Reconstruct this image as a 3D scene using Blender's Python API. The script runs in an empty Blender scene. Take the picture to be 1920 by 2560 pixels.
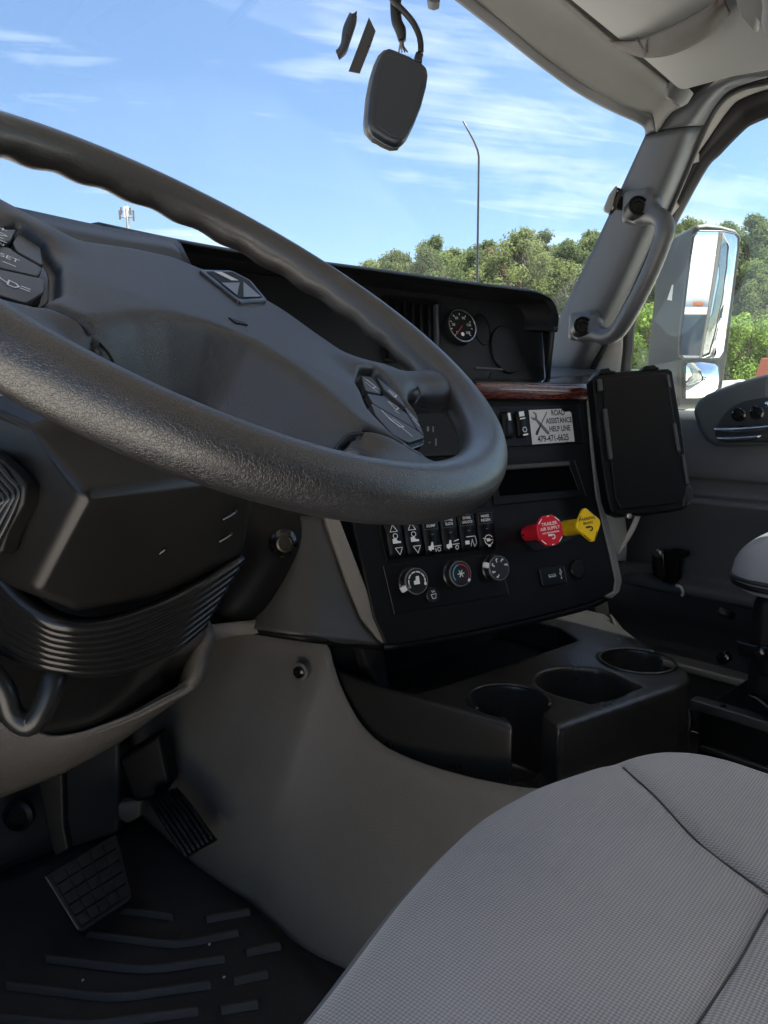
import bpy, bmesh, math, random
import numpy as np
from mathutils import Vector, Matrix
random.seed(7); RNG = np.random.default_rng(7)
SC = bpy.context.scene
COL = SC.collection

# ---------------------------------------------------------------- camera
F = 1850.0                                   # focal length in photo pixels (photo 1920 x 2560)
YAW, PIT = math.radians(43), math.radians(8.6)
fw = np.array([math.sin(YAW)*math.cos(PIT), math.cos(YAW)*math.cos(PIT), -math.sin(PIT)])
rt = np.array([math.cos(YAW), -math.sin(YAW), 0.0]); up = np.cross(rt, fw)
CAM = np.array([0.0, 0.0, 2.15])
cd = bpy.data.cameras.new('camera'); cam = bpy.data.objects.new('camera', cd); COL.objects.link(cam)
cd.sensor_fit = 'VERTICAL'; cd.sensor_height = 24.0; cd.sensor_width = 18.0; cd.lens = F/2560*24.0
cd.clip_start = 0.01; cd.clip_end = 3000
cam.matrix_world = Matrix(((rt[0], up[0], -fw[0], CAM[0]), (rt[1], up[1], -fw[1], CAM[1]), (rt[2], up[2], -fw[2], CAM[2]), (0, 0, 0, 1)))
SC.camera = cam
SC.render.engine = 'CYCLES'
SC.render.resolution_x, SC.render.resolution_y = 768, 1024

# ---------------------------------------------------------------- sky, sun, exposure
SUN_EL, SUN_AZ = math.radians(63), math.radians(118)     # azimuth clockwise from +Y (truck's forward)
W = bpy.data.worlds.new('World'); SC.world = W; W.use_nodes = True
nt = W.node_tree; nt.nodes.clear()
def N(t, typ, **kw):
    n = t.nodes.new(typ)
    for k, v in kw.items():
        if k.startswith('i_'): n.inputs[int(k[2:]) if k[2:].isdigit() else k[2:]].default_value = v
        else: setattr(n, k, v)
    return n
def L(t, a, b): t.links.new(a, b)
sky = N(nt, 'ShaderNodeTexSky', sky_type='NISHITA', sun_disc=False, sun_elevation=SUN_EL, sun_rotation=SUN_AZ,
        air_density=1.0, dust_density=0.6, ozone_density=1.8, altitude=0)
tc = N(nt, 'ShaderNodeTexCoord'); sep = N(nt, 'ShaderNodeSeparateXYZ'); L(nt, tc.outputs['Generated'], sep.inputs[0])
def M(t, op, a, b=None, c=None):
    n = N(t, 'ShaderNodeMath', operation=op)
    for i, v in enumerate((a, b, c)):
        if v is None: continue
        if hasattr(v, 'is_linked') or hasattr(v, 'links'): t.links.new(v, n.inputs[i])
        else: n.inputs[i].default_value = v
    return n.outputs[0]
zz = M(nt, 'MAXIMUM', sep.outputs[2], 0.0); zd = M(nt, 'ADD', zz, 0.16)
cx = M(nt, 'DIVIDE', sep.outputs[0], zd); cy = M(nt, 'DIVIDE', sep.outputs[1], zd)
comb = N(nt, 'ShaderNodeCombineXYZ'); L(nt, cx, comb.inputs[0]); L(nt, cy, comb.inputs[1])
def cloud(rot, sc, loc, scale, det, dist):
    m0 = N(nt, 'ShaderNodeMapping'); L(nt, comb.outputs[0], m0.inputs[0]); m0.inputs['Rotation'].default_value = (0, 0, math.radians(rot)); mp = N(nt, 'ShaderNodeMapping'); L(nt, m0.outputs[0], mp.inputs[0]); mp.inputs['Scale'].default_value = (*sc, 1); mp.inputs['Location'].default_value = loc
    n = N(nt, 'ShaderNodeTexNoise', i_Scale=scale, i_Detail=det, i_Roughness=0.6, i_Distortion=dist); L(nt, mp.outputs[0], n.inputs['Vector']); return n.outputs[0]
cA = cloud(33, (.28, 2.9), (2.2, 8.8, 1), 1.6, 10.0, .5); cB = cloud(70, (1, 1), (8.5, 5.3, 2), 1.1, 4.0, .2); cC = cloud(18, (.5, 1.6), (7.7, .4, 5), 3.4, 8.0, .9)
cm = M(nt, 'MULTIPLY', M(nt, 'ADD', M(nt, 'MULTIPLY', cA, .7), M(nt, 'MULTIPLY', cC, .3)), M(nt, 'ADD', M(nt, 'MULTIPLY', cB, 1.5), .2))
rmp = N(nt, 'ShaderNodeValToRGB'); L(nt, cm, rmp.inputs[0])
rmp.color_ramp.elements[0].position = 0.49; rmp.color_ramp.elements[0].color = (0, 0, 0, 1)
rmp.color_ramp.elements[1].position = 0.72; rmp.color_ramp.elements[1].color = (0.85, 0.85, 0.85, 1)
mixc = N(nt, 'ShaderNodeMixRGB', blend_type='MIX'); L(nt, rmp.outputs[0], mixc.inputs[0]); hsv = N(nt, 'ShaderNodeHueSaturation', i_Saturation=1.08); L(nt, sky.outputs[0], hsv.inputs['Color']); L(nt, hsv.outputs[0], mixc.inputs[1])
mixc.inputs[2].default_value = (5.3, 6.0, 6.8, 1)
bg = N(nt, 'ShaderNodeBackground', i_Strength=0.05); L(nt, mixc.outputs[0], bg.inputs[0])
wo = N(nt, 'ShaderNodeOutputWorld'); L(nt, bg.outputs[0], wo.inputs[0])
sd = bpy.data.lights.new('sun', 'SUN'); sun = bpy.data.objects.new('sun', sd); COL.objects.link(sun)
sd.energy = 5.0; sd.angle = math.radians(0.53); sd.color = (1.0, 0.95, 0.87)
to_sun = Vector((math.sin(SUN_AZ)*math.cos(SUN_EL), math.cos(SUN_AZ)*math.cos(SUN_EL), math.sin(SUN_EL)))
sun.rotation_euler = to_sun.to_track_quat('Z', 'Y').to_euler(); sun.location = (0, 0, 30)
VS = SC.view_settings
SC.display_settings.display_device = 'sRGB'; VS.view_transform = 'Standard'; VS.look = 'None'; VS.gamma = 1.0; VS.use_curve_mapping = False
VS.exposure = 2.2
SC.cycles.max_bounces = 7; SC.cycles.diffuse_bounces = 4; SC.cycles.glossy_bounces = 3; SC.cycles.transparent_max_bounces = 8
SC.cycles.sample_clamp_indirect = 8.0

# ---------------------------------------------------------------- geometry helpers
def ray(x, y): return fw + rt*(x-960)/F - up*(y-1280)/F
def P(x, y, d): return CAM + ray(x, y)*d                       # point seen at (x, y) at depth d
def PA(x, y, ax, val):                                          # point seen at (x, y) on the plane ax = val
    r = ray(x, y); i = 'XYZ'.index(ax); return CAM + r*((val-CAM[i])/r[i])
def nrm(v): v = np.asarray(v, float); return v/np.linalg.norm(v)
class Fr:
    """a flat working frame: origin o, u to the right, v up, n towards the viewer"""
    def __init__(s, o, u, v):
        s.o = np.asarray(o, float); s.u = nrm(u); v = np.asarray(v, float); s.v = nrm(v - s.u*np.dot(v, s.u)); s.n = np.cross(s.u, s.v)
    def at(s, x, y, h=0.0):
        r = ray(x, y); o = s.o + s.n*h; return CAM + r*(np.dot(o-CAM, s.n)/np.dot(r, s.n))
    def uv(s, x, y, h=0.0):
        d = s.at(x, y, h)-s.o; return np.array([d@s.u, d@s.v])
    def w(s, u, v, h=0.0): return s.o + s.u*u + s.v*v + s.n*h
    def mat(s, u=0, v=0, h=0, rot=0.0):
        o = s.w(u, v, h); c, q = math.cos(rot), math.sin(rot); a = s.u*c+s.v*q; b = -s.u*q+s.v*c
        return Matrix(((a[0], b[0], s.n[0], o[0]), (a[1], b[1], s.n[1], o[1]), (a[2], b[2], s.n[2], o[2]), (0, 0, 0, 1)))
def fr3(a, b, c):                                               # a = origin, b to the right, c up
    a, b, c = map(np.asarray, (a, b, c)); return Fr(a, b-a, c-a)

def link(o, parent=None):
    COL.objects.link(o)
    if parent is not None:
        o.parent = parent
        M0 = parent.matrix_basis if parent.parent is None else parent.parent.matrix_basis
        o.matrix_parent_inverse = M0.inverted() if parent.parent is None else Matrix.Identity(4)
    return o
def thing(name, label, cat, loc=(0, 0, 0), group=None):
    o = bpy.data.objects.new(name, None); COL.objects.link(o); o.location = tuple(float(t) for t in loc); o.empty_display_size = 0.05
    o['label'] = label; o['category'] = cat
    if group: o['group'] = group
    return o
def tag(o, label, cat, group=None):
    o['label'] = label; o['category'] = cat
    if group: o['group'] = group
    return o
def struct(o, label=None):
    o['kind'] = 'structure'
    if label: o['label'] = label
    return o
def mk(name, verts, faces, m, parent=None, smooth=False, bevel=0.0, seg=2, sub=0, solid=0.0, offs=-1.0, ang=0.6):
    me = bpy.data.meshes.new(name)
    me.from_pydata([tuple(float(t) for t in v) for v in verts], [], [tuple(int(i) for i in f) for f in faces]); me.validate(); me.update()
    o = bpy.data.objects.new(name, me)
    if m is not None: me.materials.append(m)
    if smooth:
        me.polygons.foreach_set('use_smooth', [True]*len(me.polygons))
    if solid:
        s = o.modifiers.new('solid', 'SOLIDIFY'); s.thickness = solid; s.offset = offs
    if bevel:
        b = o.modifiers.new('bevel', 'BEVEL'); b.width = bevel; b.segments = seg; b.limit_method = 'ANGLE'; b.angle_limit = ang; b.harden_normals = False
        me.polygons.foreach_set('use_smooth', [True]*len(me.polygons))
        o.modifiers.new('wn', 'WEIGHTED_NORMAL')
    if sub:
        s = o.modifiers.new('sub', 'SUBSURF'); s.levels = sub; s.render_levels = sub
    link(o, parent); return o
def fixwind(out, vec):
    out = [np.asarray(p, float) for p in out]; nn = np.zeros(3)
    for i in range(len(out)): nn += np.cross(out[i]-out[0], out[(i+1) % len(out)]-out[0])
    return out if np.dot(nn, vec) < 0 else out[::-1]
def prism(name, out, vec, m, parent=None, bevel=0.0, taper=1.0, smooth=False, seg=2, ang=0.6):
    """outline (world points) pushed along vec (away from the viewer); taper scales the far end"""
    vec = np.asarray(vec, float); out = fixwind(out, vec); n = len(out); c = sum(out)/n
    back = [c+(p-c)*taper+vec for p in out]
    fs = [tuple(range(n)), tuple(range(2*n-1, n-1, -1))] + [(i, i+n, (i+1) % n+n, (i+1) % n) for i in range(n)]
    return mk(name, list(out)+back, fs, m, parent, bevel=bevel, smooth=smooth, seg=seg, ang=ang)
def rp(pts, r, n=4):
    """round the corners of a 2-D outline"""
    pts = [np.asarray(p, float) for p in pts]; o = []; K = len(pts)
    for i in range(K):
        p0, p1, p2 = pts[i-1], pts[i], pts[(i+1) % K]; a = p0-p1; b = p2-p1
        la, lb = np.linalg.norm(a), np.linalg.norm(b); rr = r[i] if isinstance(r, (list, tuple)) else r
        q = min(rr, la*.45, lb*.45)
        if q <= 1e-9: o.append(p1); continue
        A = p1+a/la*q; B = p1+b/lb*q
        for k in range(n+1):
            t = k/n; o.append(A*(1-t)**2+p1*2*t*(1-t)+B*t*t)
    return o
def plate(name, fr, pxs, h, th, m, parent=None, bevel=0.0015, r=0.0, taper=1.0, seg=2):
    """plate whose front outline is given in photo pixels on a frame, front face at height h, thickness th"""
    uv = [fr.uv(x, y, h) for x, y in pxs]
    if r: uv = rp(uv, r)
    return prism(name, [fr.w(a, b, h) for a, b in uv], -fr.n*th, m, parent, bevel=bevel, taper=taper, seg=seg)
def plate_uv(name, fr, uv, h, th, m, parent=None, bevel=0.0015, r=0.0, taper=1.0, seg=2):
    if r: uv = rp(uv, r)
    return prism(name, [fr.w(a, b, h) for a, b in uv], -fr.n*th, m, parent, bevel=bevel, taper=taper, seg=seg)
def crom(pts, n):
    """Catmull-Rom through points (closed = False)"""
    pts = [np.asarray(p, float) for p in pts]; o = []; K = len(pts)
    for i in range(K-1):
        p0 = pts[i-1] if i else 2*pts[0]-pts[1]; p1, p2 = pts[i], pts[i+1]; p3 = pts[i+2] if i+2 < K else 2*pts[-1]-pts[-2]
        for k in range(n):
            t = k/n; o.append(.5*((2*p1)+(-p0+p2)*t+(2*p0-5*p1+4*p2-p3)*t*t+(-p0+3*p1-3*p2+p3)*t**3))
    o.append(pts[-1]); return o
def grid_faces(nr, nc, closed=False):
    fs = []
    for i in range(nr-1):
        for j in range(nc if closed else nc-1):
            k = (j+1) % nc; fs.append((i*nc+j, i*nc+k, (i+1)*nc+k, (i+1)*nc+j))
    return fs
def patch(name, rows, m, parent=None, nu=6, nv=6, solid=0.0, away=None, bevel=0.0, fn=None):
    """smooth surface through a net of world points; solid gives it thickness away from the camera"""
    R = [crom(r, nu) for r in rows]; cols = list(zip(*R)); G = [crom(c, nv) for c in cols]
    nc = len(G); nr = len(G[0]); V = [G[j][i] for i in range(nr) for j in range(nc)]
    if fn: V = [fn(v) for v in V]
    fs = grid_faces(nr, nc)
    a, b, c = V[fs[len(fs)//2][0]], V[fs[len(fs)//2][1]], V[fs[len(fs)//2][2]]
    if np.dot(np.cross(b-a, c-a), CAM-a) < 0: fs = [f[::-1] for f in fs]
    return mk(name, V, fs, m, parent, smooth=True, solid=solid, offs=-1.0, bevel=bevel)
def tube(name, pts, r, m, parent=None, n=10, smooth_n=0, cap=True, flat=None):
    pts = [np.asarray(p, float) for p in pts]
    if smooth_n: pts = crom(pts, smooth_n)
    K = len(pts); rs = r if isinstance(r, (list, tuple)) else [r]*K
    if len(rs) != K: rs = list(np.interp(np.linspace(0, 1, K), np.linspace(0, 1, len(rs)), rs))
    V = []; ref = None
    for i, p in enumerate(pts):
        t = nrm(pts[min(i+1, K-1)]-pts[max(i-1, 0)])
        if ref is None:
            ref = np.array([0, 0, 1.]) if abs(t[2]) < .9 else np.array([1., 0, 0])
            if flat is not None: ref = np.asarray(flat, float)
        b = nrm(np.cross(t, ref)); ref = np.cross(b, t)
        for k in range(n):
            a = 2*math.pi*k/n; V.append(p+(b*math.cos(a)+ref*math.sin(a))*rs[i])
    fs = [f[::-1] for f in grid_faces(K, n, True)]
    if cap: fs += [tuple(range(n)), tuple(range(K*n-1, (K-1)*n-1, -1))]
    return mk(name, V, fs, m, parent, smooth=True)
def lathe(name, fr, u, v, prof, m, parent=None, n=28, sx=1.0, sy=1.0, flat=False, cap=True):
    """surface of revolution about the frame's normal: prof = [(radius, height)...]"""
    V = []
    for r, h in prof:
        for k in range(n):
            a = 2*math.pi*k/n; V.append(fr.w(u+r*math.cos(a)*sx, v+r*math.sin(a)*sy, h))
    fs = grid_faces(len(prof), n, True)
    fs += [tuple(range(len(prof)*n-n, len(prof)*n)), tuple(range(n-1, -1, -1))]
    if not cap: fs = fs[:-2]
    o = mk(name, V, fs, m, parent, smooth=not flat)
    if not flat:
        e = o.modifiers.new('es', 'EDGE_SPLIT'); e.split_angle = math.radians(35)
    return o
def box(name, lo, hi, m, parent=None, bevel=0.003, rot=None):
    lo, hi = np.asarray(lo, float), np.asarray(hi, float)
    V = [(x, y, z) for x in (lo[0], hi[0]) for y in (lo[1], hi[1]) for z in (lo[2], hi[2])]
    fs = [(0, 1, 3, 2), (4, 6, 7, 5), (0, 4, 5, 1), (2, 3, 7, 6), (0, 2, 6, 4), (1, 5, 7, 3)]
    return mk(name, V, fs, m, parent, bevel=bevel)
def fbox(name, fr, u0, v0, u1, v1, h0, h1, m, parent=None, bevel=0.001):
    V = [fr.w(x, y, z) for x in (u0, u1) for y in (v0, v1) for z in (h0, h1)]
    fs = [(0, 1, 3, 2), (4, 6, 7, 5), (0, 4, 5, 1), (2, 3, 7, 6), (0, 2, 6, 4), (1, 5, 7, 3)]
    return mk(name, V, fs, m, parent, bevel=bevel)
def text(name, s, fr, u, v, size, m, parent=None, h=0.0006, rot=0.0, sx=1.0, align='CENTER', shear=0.0, bold=0.0):
    cu = bpy.data.curves.new(name, 'FONT'); cu.body = s; cu.size = size; cu.align_x = align; cu.align_y = 'CENTER'; cu.shear = shear; cu.offset = bold
    cu.resolution_u = 3
    t = bpy.data.objects.new(name, cu); COL.objects.link(t); bpy.context.view_layer.update()
    me = bpy.data.meshes.new_from_object(t.evaluated_get(bpy.context.evaluated_depsgraph_get())); bpy.data.objects.remove(t); bpy.data.curves.remove(cu)
    me.transform(Matrix.Diagonal((sx, 1, 1, 1))); me.transform(fr.mat(u, v, h, rot)); me.materials.clear(); me.materials.append(m)
    o = bpy.data.objects.new(name, me); return link(o, parent)
def mark(name, fr, polys, m, parent=None, h=0.0006, lift=0.0):
    """flat print: list of 2-D polygons in frame coordinates"""
    V = []; fs = []
    for p in polys:
        k = len(V); V += [fr.w(a, b, h) for a, b in p]; fs.append(tuple(range(k, k+len(p))))
    return mk(name, V, fs, m, parent)
def line2(pts, w, closed=False):
    """polyline in 2-D as quads"""
    pts = [np.asarray(p, float) for p in pts]; K = len(pts); o = []
    for i in range(K if closed else K-1):
        a, b = pts[i], pts[(i+1) % K]; t = b-a; l = np.linalg.norm(t)
        if l < 1e-9: continue
        t /= l; q = np.array([-t[1], t[0]])*w/2; e = t*w*.35
        o.append([a-q-e, b-q+e, b+q+e, a+q-e])
    return o
def arc2(cx, cy, r, a0, a1, n=16, sy=1.0):
    return [(cx+r*math.cos(math.radians(a0+(a1-a0)*k/n)), cy+r*sy*math.sin(math.radians(a0+(a1-a0)*k/n))) for k in range(n+1)]
def snet(f, lo, hi, res):
    """surface nets: mesh of f = 0"""
    ax = [np.arange(lo[i], hi[i]+res, res) for i in range(3)]
    X, Y, Z = np.meshgrid(*ax, indexing='ij'); v = f(X, Y, Z).astype(np.float32)
    sh = np.array(v.shape)-1; acc = np.zeros(tuple(sh)+(3,), np.float32); cnt = np.zeros(tuple(sh), np.float32)
    cor = [(i, j, k) for i in (0, 1) for j in (0, 1) for k in (0, 1)]
    def sl(c): return tuple(slice(c[i], c[i]+sh[i]) for i in range(3))
    for a in cor:
        for i in range(3):
            if a[i]: continue
            b = list(a); b[i] = 1; va, vb = v[sl(a)], v[sl(tuple(b))]; m = (va < 0) != (vb < 0)
            t = np.where(m, va/np.where(m, va-vb, 1), 0)
            for q in range(3): acc[..., q] += np.where(m, a[q]+(t if q == i else 0), 0)
            cnt += m
    on = cnt > 0; idx = -np.ones(tuple(sh), int); idx[on] = np.arange(on.sum())
    base = np.stack(np.meshgrid(*[np.arange(s) for s in sh], indexing='ij'), -1)
    V = (base[on]+acc[on]/cnt[on][:, None])*res+np.array([ax[i][0] for i in range(3)])
    fs = []
    for i in range(3):
        j, k = (i+1) % 3, (i+2) % 3
        s0 = [slice(1, sh[q]) for q in range(3)]; s0[i] = slice(0, sh[i]); s1 = list(s0); s1[i] = slice(1, sh[i]+1)
        va, vb = v[tuple(s0)], v[tuple(s1)]; m = (va < 0) != (vb < 0); w = np.argwhere(m)
        off = np.array([1, 1, 1]); off[i] = 0; w = w+off
        def g(dj, dk):
            e = w.copy(); e[:, j] += dj; e[:, k] += dk; return idx[e[:, 0], e[:, 1], e[:, 2]]
        q = np.stack([g(-1, -1), g(0, -1), g(0, 0), g(-1, 0)], 1); flip = ~(va[m] < 0); q[flip] = q[flip][:, ::-1]; fs.append(q)
    return V, np.concatenate(fs)
def smax(a, b, k): h = np.clip(.5-.5*(b-a)/k, 0, 1); return b+(a-b)*h+k*h*(1-h)
def smin(a, b, k): return -smax(-a, -b, k)
def polysdf(X, Y, pts):
    pts = np.asarray(pts, float); d = np.full(X.shape, 1e9); s = np.ones(X.shape); K = len(pts)
    for i in range(K):
        a, b = pts[i], pts[i-1]; e = b-a; wx, wy = X-a[0], Y-a[1]; t = np.clip((wx*e[0]+wy*e[1])/(e@e), 0, 1)
        d = np.minimum(d, (wx-e[0]*t)**2+(wy-e[1]*t)**2)
        c1 = Y >= a[1]; c2 = Y < b[1]; c3 = e[0]*wy > e[1]*wx; fl = (c1 & c2 & c3) | (~c1 & ~c2 & ~c3); s = np.where(fl, -s, s)
    return s*np.sqrt(d)
def rboxsdf(X, Y, Z, c, hs, r):
    q = [np.abs(t-c[i])-(hs[i]-r) for i, t in enumerate((X, Y, Z))]
    return np.sqrt(sum(np.maximum(t, 0)**2 for t in q))+np.minimum(np.maximum(q[0], np.maximum(q[1], q[2])), 0)-r
def capsdf(X, Y, Z, a, b, ra, rb=None, sc=(1, 1, 1)):
    a, b = np.asarray(a, float), np.asarray(b, float); e = b-a; w = [t-a[i] for i, t in enumerate((X, Y, Z))]
    t = np.clip(sum(w[i]*e[i] for i in range(3))/(e@e), 0, 1); r = ra+((ra if rb is None else rb)-ra)*t
    return np.sqrt(sum(((w[i]-e[i]*t)/sc[i])**2 for i in range(3)))-r

# ---------------------------------------------------------------- materials
MATS = {}
def mat(name, col, rough=0.5, metal=0.0, bump=None, spec=0.5, coat=0.0, coatr=.08, var=0.0, vscale=8.0, emit=None, sheen=0.0, dust=0.0):
    m = bpy.data.materials.new(name); m.use_nodes = True; t = m.node_tree; b = t.nodes['Principled BSDF']; MATS[name] = m
    b.inputs['Base Color'].default_value = (*col, 1); b.inputs['Roughness'].default_value = rough; b.inputs['Metallic'].default_value = metal
    b.inputs['Specular IOR Level'].default_value = spec; b.inputs['Coat Weight'].default_value = coat; b.inputs['Coat Roughness'].default_value = coatr
    b.inputs['Sheen Weight'].default_value = sheen
    co = N(t, 'ShaderNodeTexCoord')
    if var or dust:
        ns = N(t, 'ShaderNodeTexNoise', i_Scale=vscale, i_Detail=6.0, i_Roughness=0.65); L(t, co.outputs['Object'], ns.inputs['Vector'])
        hs = N(t, 'ShaderNodeMixRGB', blend_type='MIX')
        hs.inputs[1].default_value = (*[c*(1-var) for c in col], 1); hs.inputs[2].default_value = (*[min(1, c*(1+var)) for c in col], 1)
        L(t, ns.outputs[0], hs.inputs[0]); outc = hs.outputs[0]
        if dust:
            n2 = N(t, 'ShaderNodeTexNoise', i_Scale=vscale*23, i_Detail=3.0); L(t, co.outputs['Object'], n2.inputs['Vector'])
            r2 = N(t, 'ShaderNodeValToRGB'); L(t, n2.outputs[0], r2.inputs[0]); r2.color_ramp.elements[0].position = 0.68; r2.color_ramp.elements[1].position = 0.8
            d2 = N(t, 'ShaderNodeMixRGB'); L(t, M(t, 'MULTIPLY', r2.outputs[0], dust), d2.inputs[0]); L(t, outc, d2.inputs[1]); d2.inputs[2].default_value = (.42, .4, .36, 1); outc = d2.outputs[0]
        L(t, outc, b.inputs['Base Color'])
        rr = N(t, 'ShaderNodeMapRange'); L(t, ns.outputs[0], rr.inputs[0]); rr.inputs[3].default_value = max(.02, rough-.09); rr.inputs[4].default_value = min(1, rough+.09)
        L(t, rr.outputs[0], b.inputs['Roughness'])
    if bump:
        kind, sc, st, dist = bump
        if kind == 'leather':
            x = N(t, 'ShaderNodeTexVoronoi', feature='DISTANCE_TO_EDGE', i_Scale=sc); nz = N(t, 'ShaderNodeTexNoise', i_Scale=sc*.6, i_Detail=2.0)
            L(t, co.outputs['Object'], nz.inputs['Vector']); mx = N(t, 'ShaderNodeMixRGB', blend_type='LINEAR_LIGHT', i_0=0.004*150/sc*2)
            L(t, co.outputs['Object'], mx.inputs[1]); L(t, nz.outputs['Color'], mx.inputs[2]); L(t, mx.outputs[0], x.inputs['Vector'])
            hgt = M(t, 'MINIMUM', x.outputs[0], 0.16)
        elif kind == 'noise':
            x = N(t, 'ShaderNodeTexNoise', i_Scale=sc, i_Detail=3.0, i_Roughness=0.6); L(t, co.outputs['Object'], x.inputs['Vector']); hgt = x.outputs[0]
        elif kind == 'vor':
            x = N(t, 'ShaderNodeTexVoronoi', i_Scale=sc); L(t, co.outputs['Object'], x.inputs['Vector']); hgt = x.outputs[0]
        bp = N(t, 'ShaderNodeBump', i_Strength=st, i_Distance=dist); L(t, hgt, bp.inputs['Height']); L(t, bp.outputs[0], b.inputs['Normal'])
    if emit:
        b.inputs['Emission Color'].default_value = (*col, 1); b.inputs['Emission Strength'].default_value = emit
    return m
black = mat('black_plastic', (.006, .006, .0065), .45, spec=.18, bump=('noise', 900, .25, .0006), var=.25, vscale=14, dust=.05)
black2 = mat('black_satin', (.006, .006, .007), .34, spec=.2, bump=('noise', 1400, .12, .0004))
gloss = mat('black_gloss', (.008, .008, .009), .12)
dash = mat('dash_black', (.011, .012, .014), .48, spec=.3, bump=('vor', 700, .35, .0006), var=.2, vscale=10, dust=.06)
taupe = mat('taupe_plastic', (.188, .170, .150), .5, bump=('vor', 480, .6, .0010), var=.22, vscale=6, dust=.14)
greyp = mat('grey_pillar_plastic', (.050, .055, .063), .5, bump=('vor', 520, .4, .0006), var=.12, vscale=9)
grab = mat('grab_grey', (.068, .070, .073), .42, bump=('noise', 1100, .25, .0005), var=.15, vscale=30)
liner = mat('headliner', (.21, .21, .20), .9, bump=('noise', 1500, .4, .001), var=.14, vscale=11)
linerd = mat('visor_vinyl', (.155, .157, .150), .6, bump=('noise', 700, .3, .0006), var=.1, vscale=9)
strapm = mat('strap_brown', (.045, .033, .027), .75, bump=('noise', 900, .4, .0006), var=.2, vscale=30)
rubber = mat('rubber', (.007, .007, .0075), .45, spec=.35, bump=('noise', 500, .15, .0006), var=.2, vscale=20)
bell = mat('bellows_rubber', (.010, .0098, .0096), .22, bump=('noise', 300, .1, .0006))
leather = mat('wheel_leather', (.016, .0152, .0155), .33, spec=.7, coat=.25, coatr=.3, bump=('leather', 560, .6, .0014), var=.04, vscale=22)
leather2 = mat('hub_vinyl', (.012, .0150, .0205), .41, spec=.85, bump=('leather', 620, .6, .0010), var=.0, vscale=18)
btn = mat('button_grey', (.035, .037, .042), .32)
chrome = mat('chrome', (.75, .75, .76), .12, metal=1.0)
steel = mat('dull_steel', (.35, .34, .33), .35, metal=1.0)
wprint = mat('white_print', (.75, .76, .77), .6)
kprint = mat('black_print', (.015, .015, .018), .6)
rprint = mat('red_print', (.5, .03, .05), .6)
bprint = mat('blue_print', (.12, .42, .62), .6)
redp = mat('red_plastic', (.62, .012, .03), .38, var=.08, vscale=40)
yelp = mat('yellow_plastic', (.88, .56, .012), .38, var=.06, vscale=40)
stick = mat('sticker_paper', (.52, .52, .54), .5, var=.08, vscale=30)
carpet = mat('floor_rubber', (.045, .043, .043), .8, spec=.2, bump=('noise', 420, .6, .002), var=.3, vscale=12, dust=.10)
darkpl = mat('dark_grey_plastic', (.035, .034, .034), .5, bump=('vor', 600, .3, .0005), var=.2, vscale=8)
doorm = mat('door_grey', (.085, .09, .098), .55, bump=('vor', 500, .35, .0006), var=.15, vscale=6)
white = mat('white_paint', (.78, .78, .77), .3, coat=.5, var=.03, vscale=3)
whited = mat('white_trim', (.58, .57, .55), .5)
orange = mat('amber_lens', (.85, .2, .02), .3)
rustc = mat('rust_red_paint', (.36, .10, .05), .5, var=.2)
# ================================================================ OUTSIDE
gm = mat('lot_concrete', (.54, .50, .45), .9, bump=('noise', 30, .3, .01), var=.18, vscale=.6)
g = mk('ground', [(-400, -400, 0), (400, -400, 0), (400, 400, 0), (-400, 400, 0)], [(0, 1, 2, 3)], gm); struct(g)
def leafmat(name, c, tr=.35):
    m = mat(name, c, .8, spec=.12); t = m.node_tree; b = t.nodes['Principled BSDF']; out = t.nodes['Material Output']
    oi = N(t, 'ShaderNodeObjectInfo'); ge = N(t, 'ShaderNodeNewGeometry'); co = N(t, 'ShaderNodeTexCoord')
    ns = N(t, 'ShaderNodeTexNoise', i_Scale=.55, i_Detail=4.0); L(t, co.outputs['Object'], ns.inputs['Vector'])
    f = M(t, 'ADD', M(t, 'MULTIPLY', ge.outputs['Random Per Island'], .45), M(t, 'ADD', M(t, 'MULTIPLY', ns.outputs[0], .75), M(t, 'MULTIPLY', oi.outputs['Random'], .3)))
    r = N(t, 'ShaderNodeValToRGB'); L(t, f, r.inputs[0])
    r.color_ramp.elements[0].position = .25; r.color_ramp.elements[0].color = (c[0]*.5, c[1]*.56, c[2]*.62, 1)
    r.color_ramp.elements[1].position = 1.1; r.color_ramp.elements[1].color = (c[0]*1.45, c[1]*1.32, c[2]*1.1, 1)
    L(t, r.outputs[0], b.inputs['Base Color']); tl = N(t, 'ShaderNodeBsdfTranslucent'); L(t, r.outputs[0], tl.inputs[0])
    mx = N(t, 'ShaderNodeMixShader', i_0=tr); L(t, b.outputs[0], mx.inputs[1]); L(t, tl.outputs[0], mx.inputs[2]); L(t, mx.outputs[0], out.inputs[0]); return m
leafA = leafmat('oak_leaves', (.125, .165, .070)); leafB = leafmat('pine_needles', (.105, .150, .068)); leafC = leafmat('bright_leaves', (.16, .25, .06), .45)
leafD = leafmat('dry_leaves', (.17, .13, .085))
bark = mat('bark', (.10, .075, .055), .9, bump=('noise', 9, .8, .03), var=.4, vscale=5)
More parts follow.
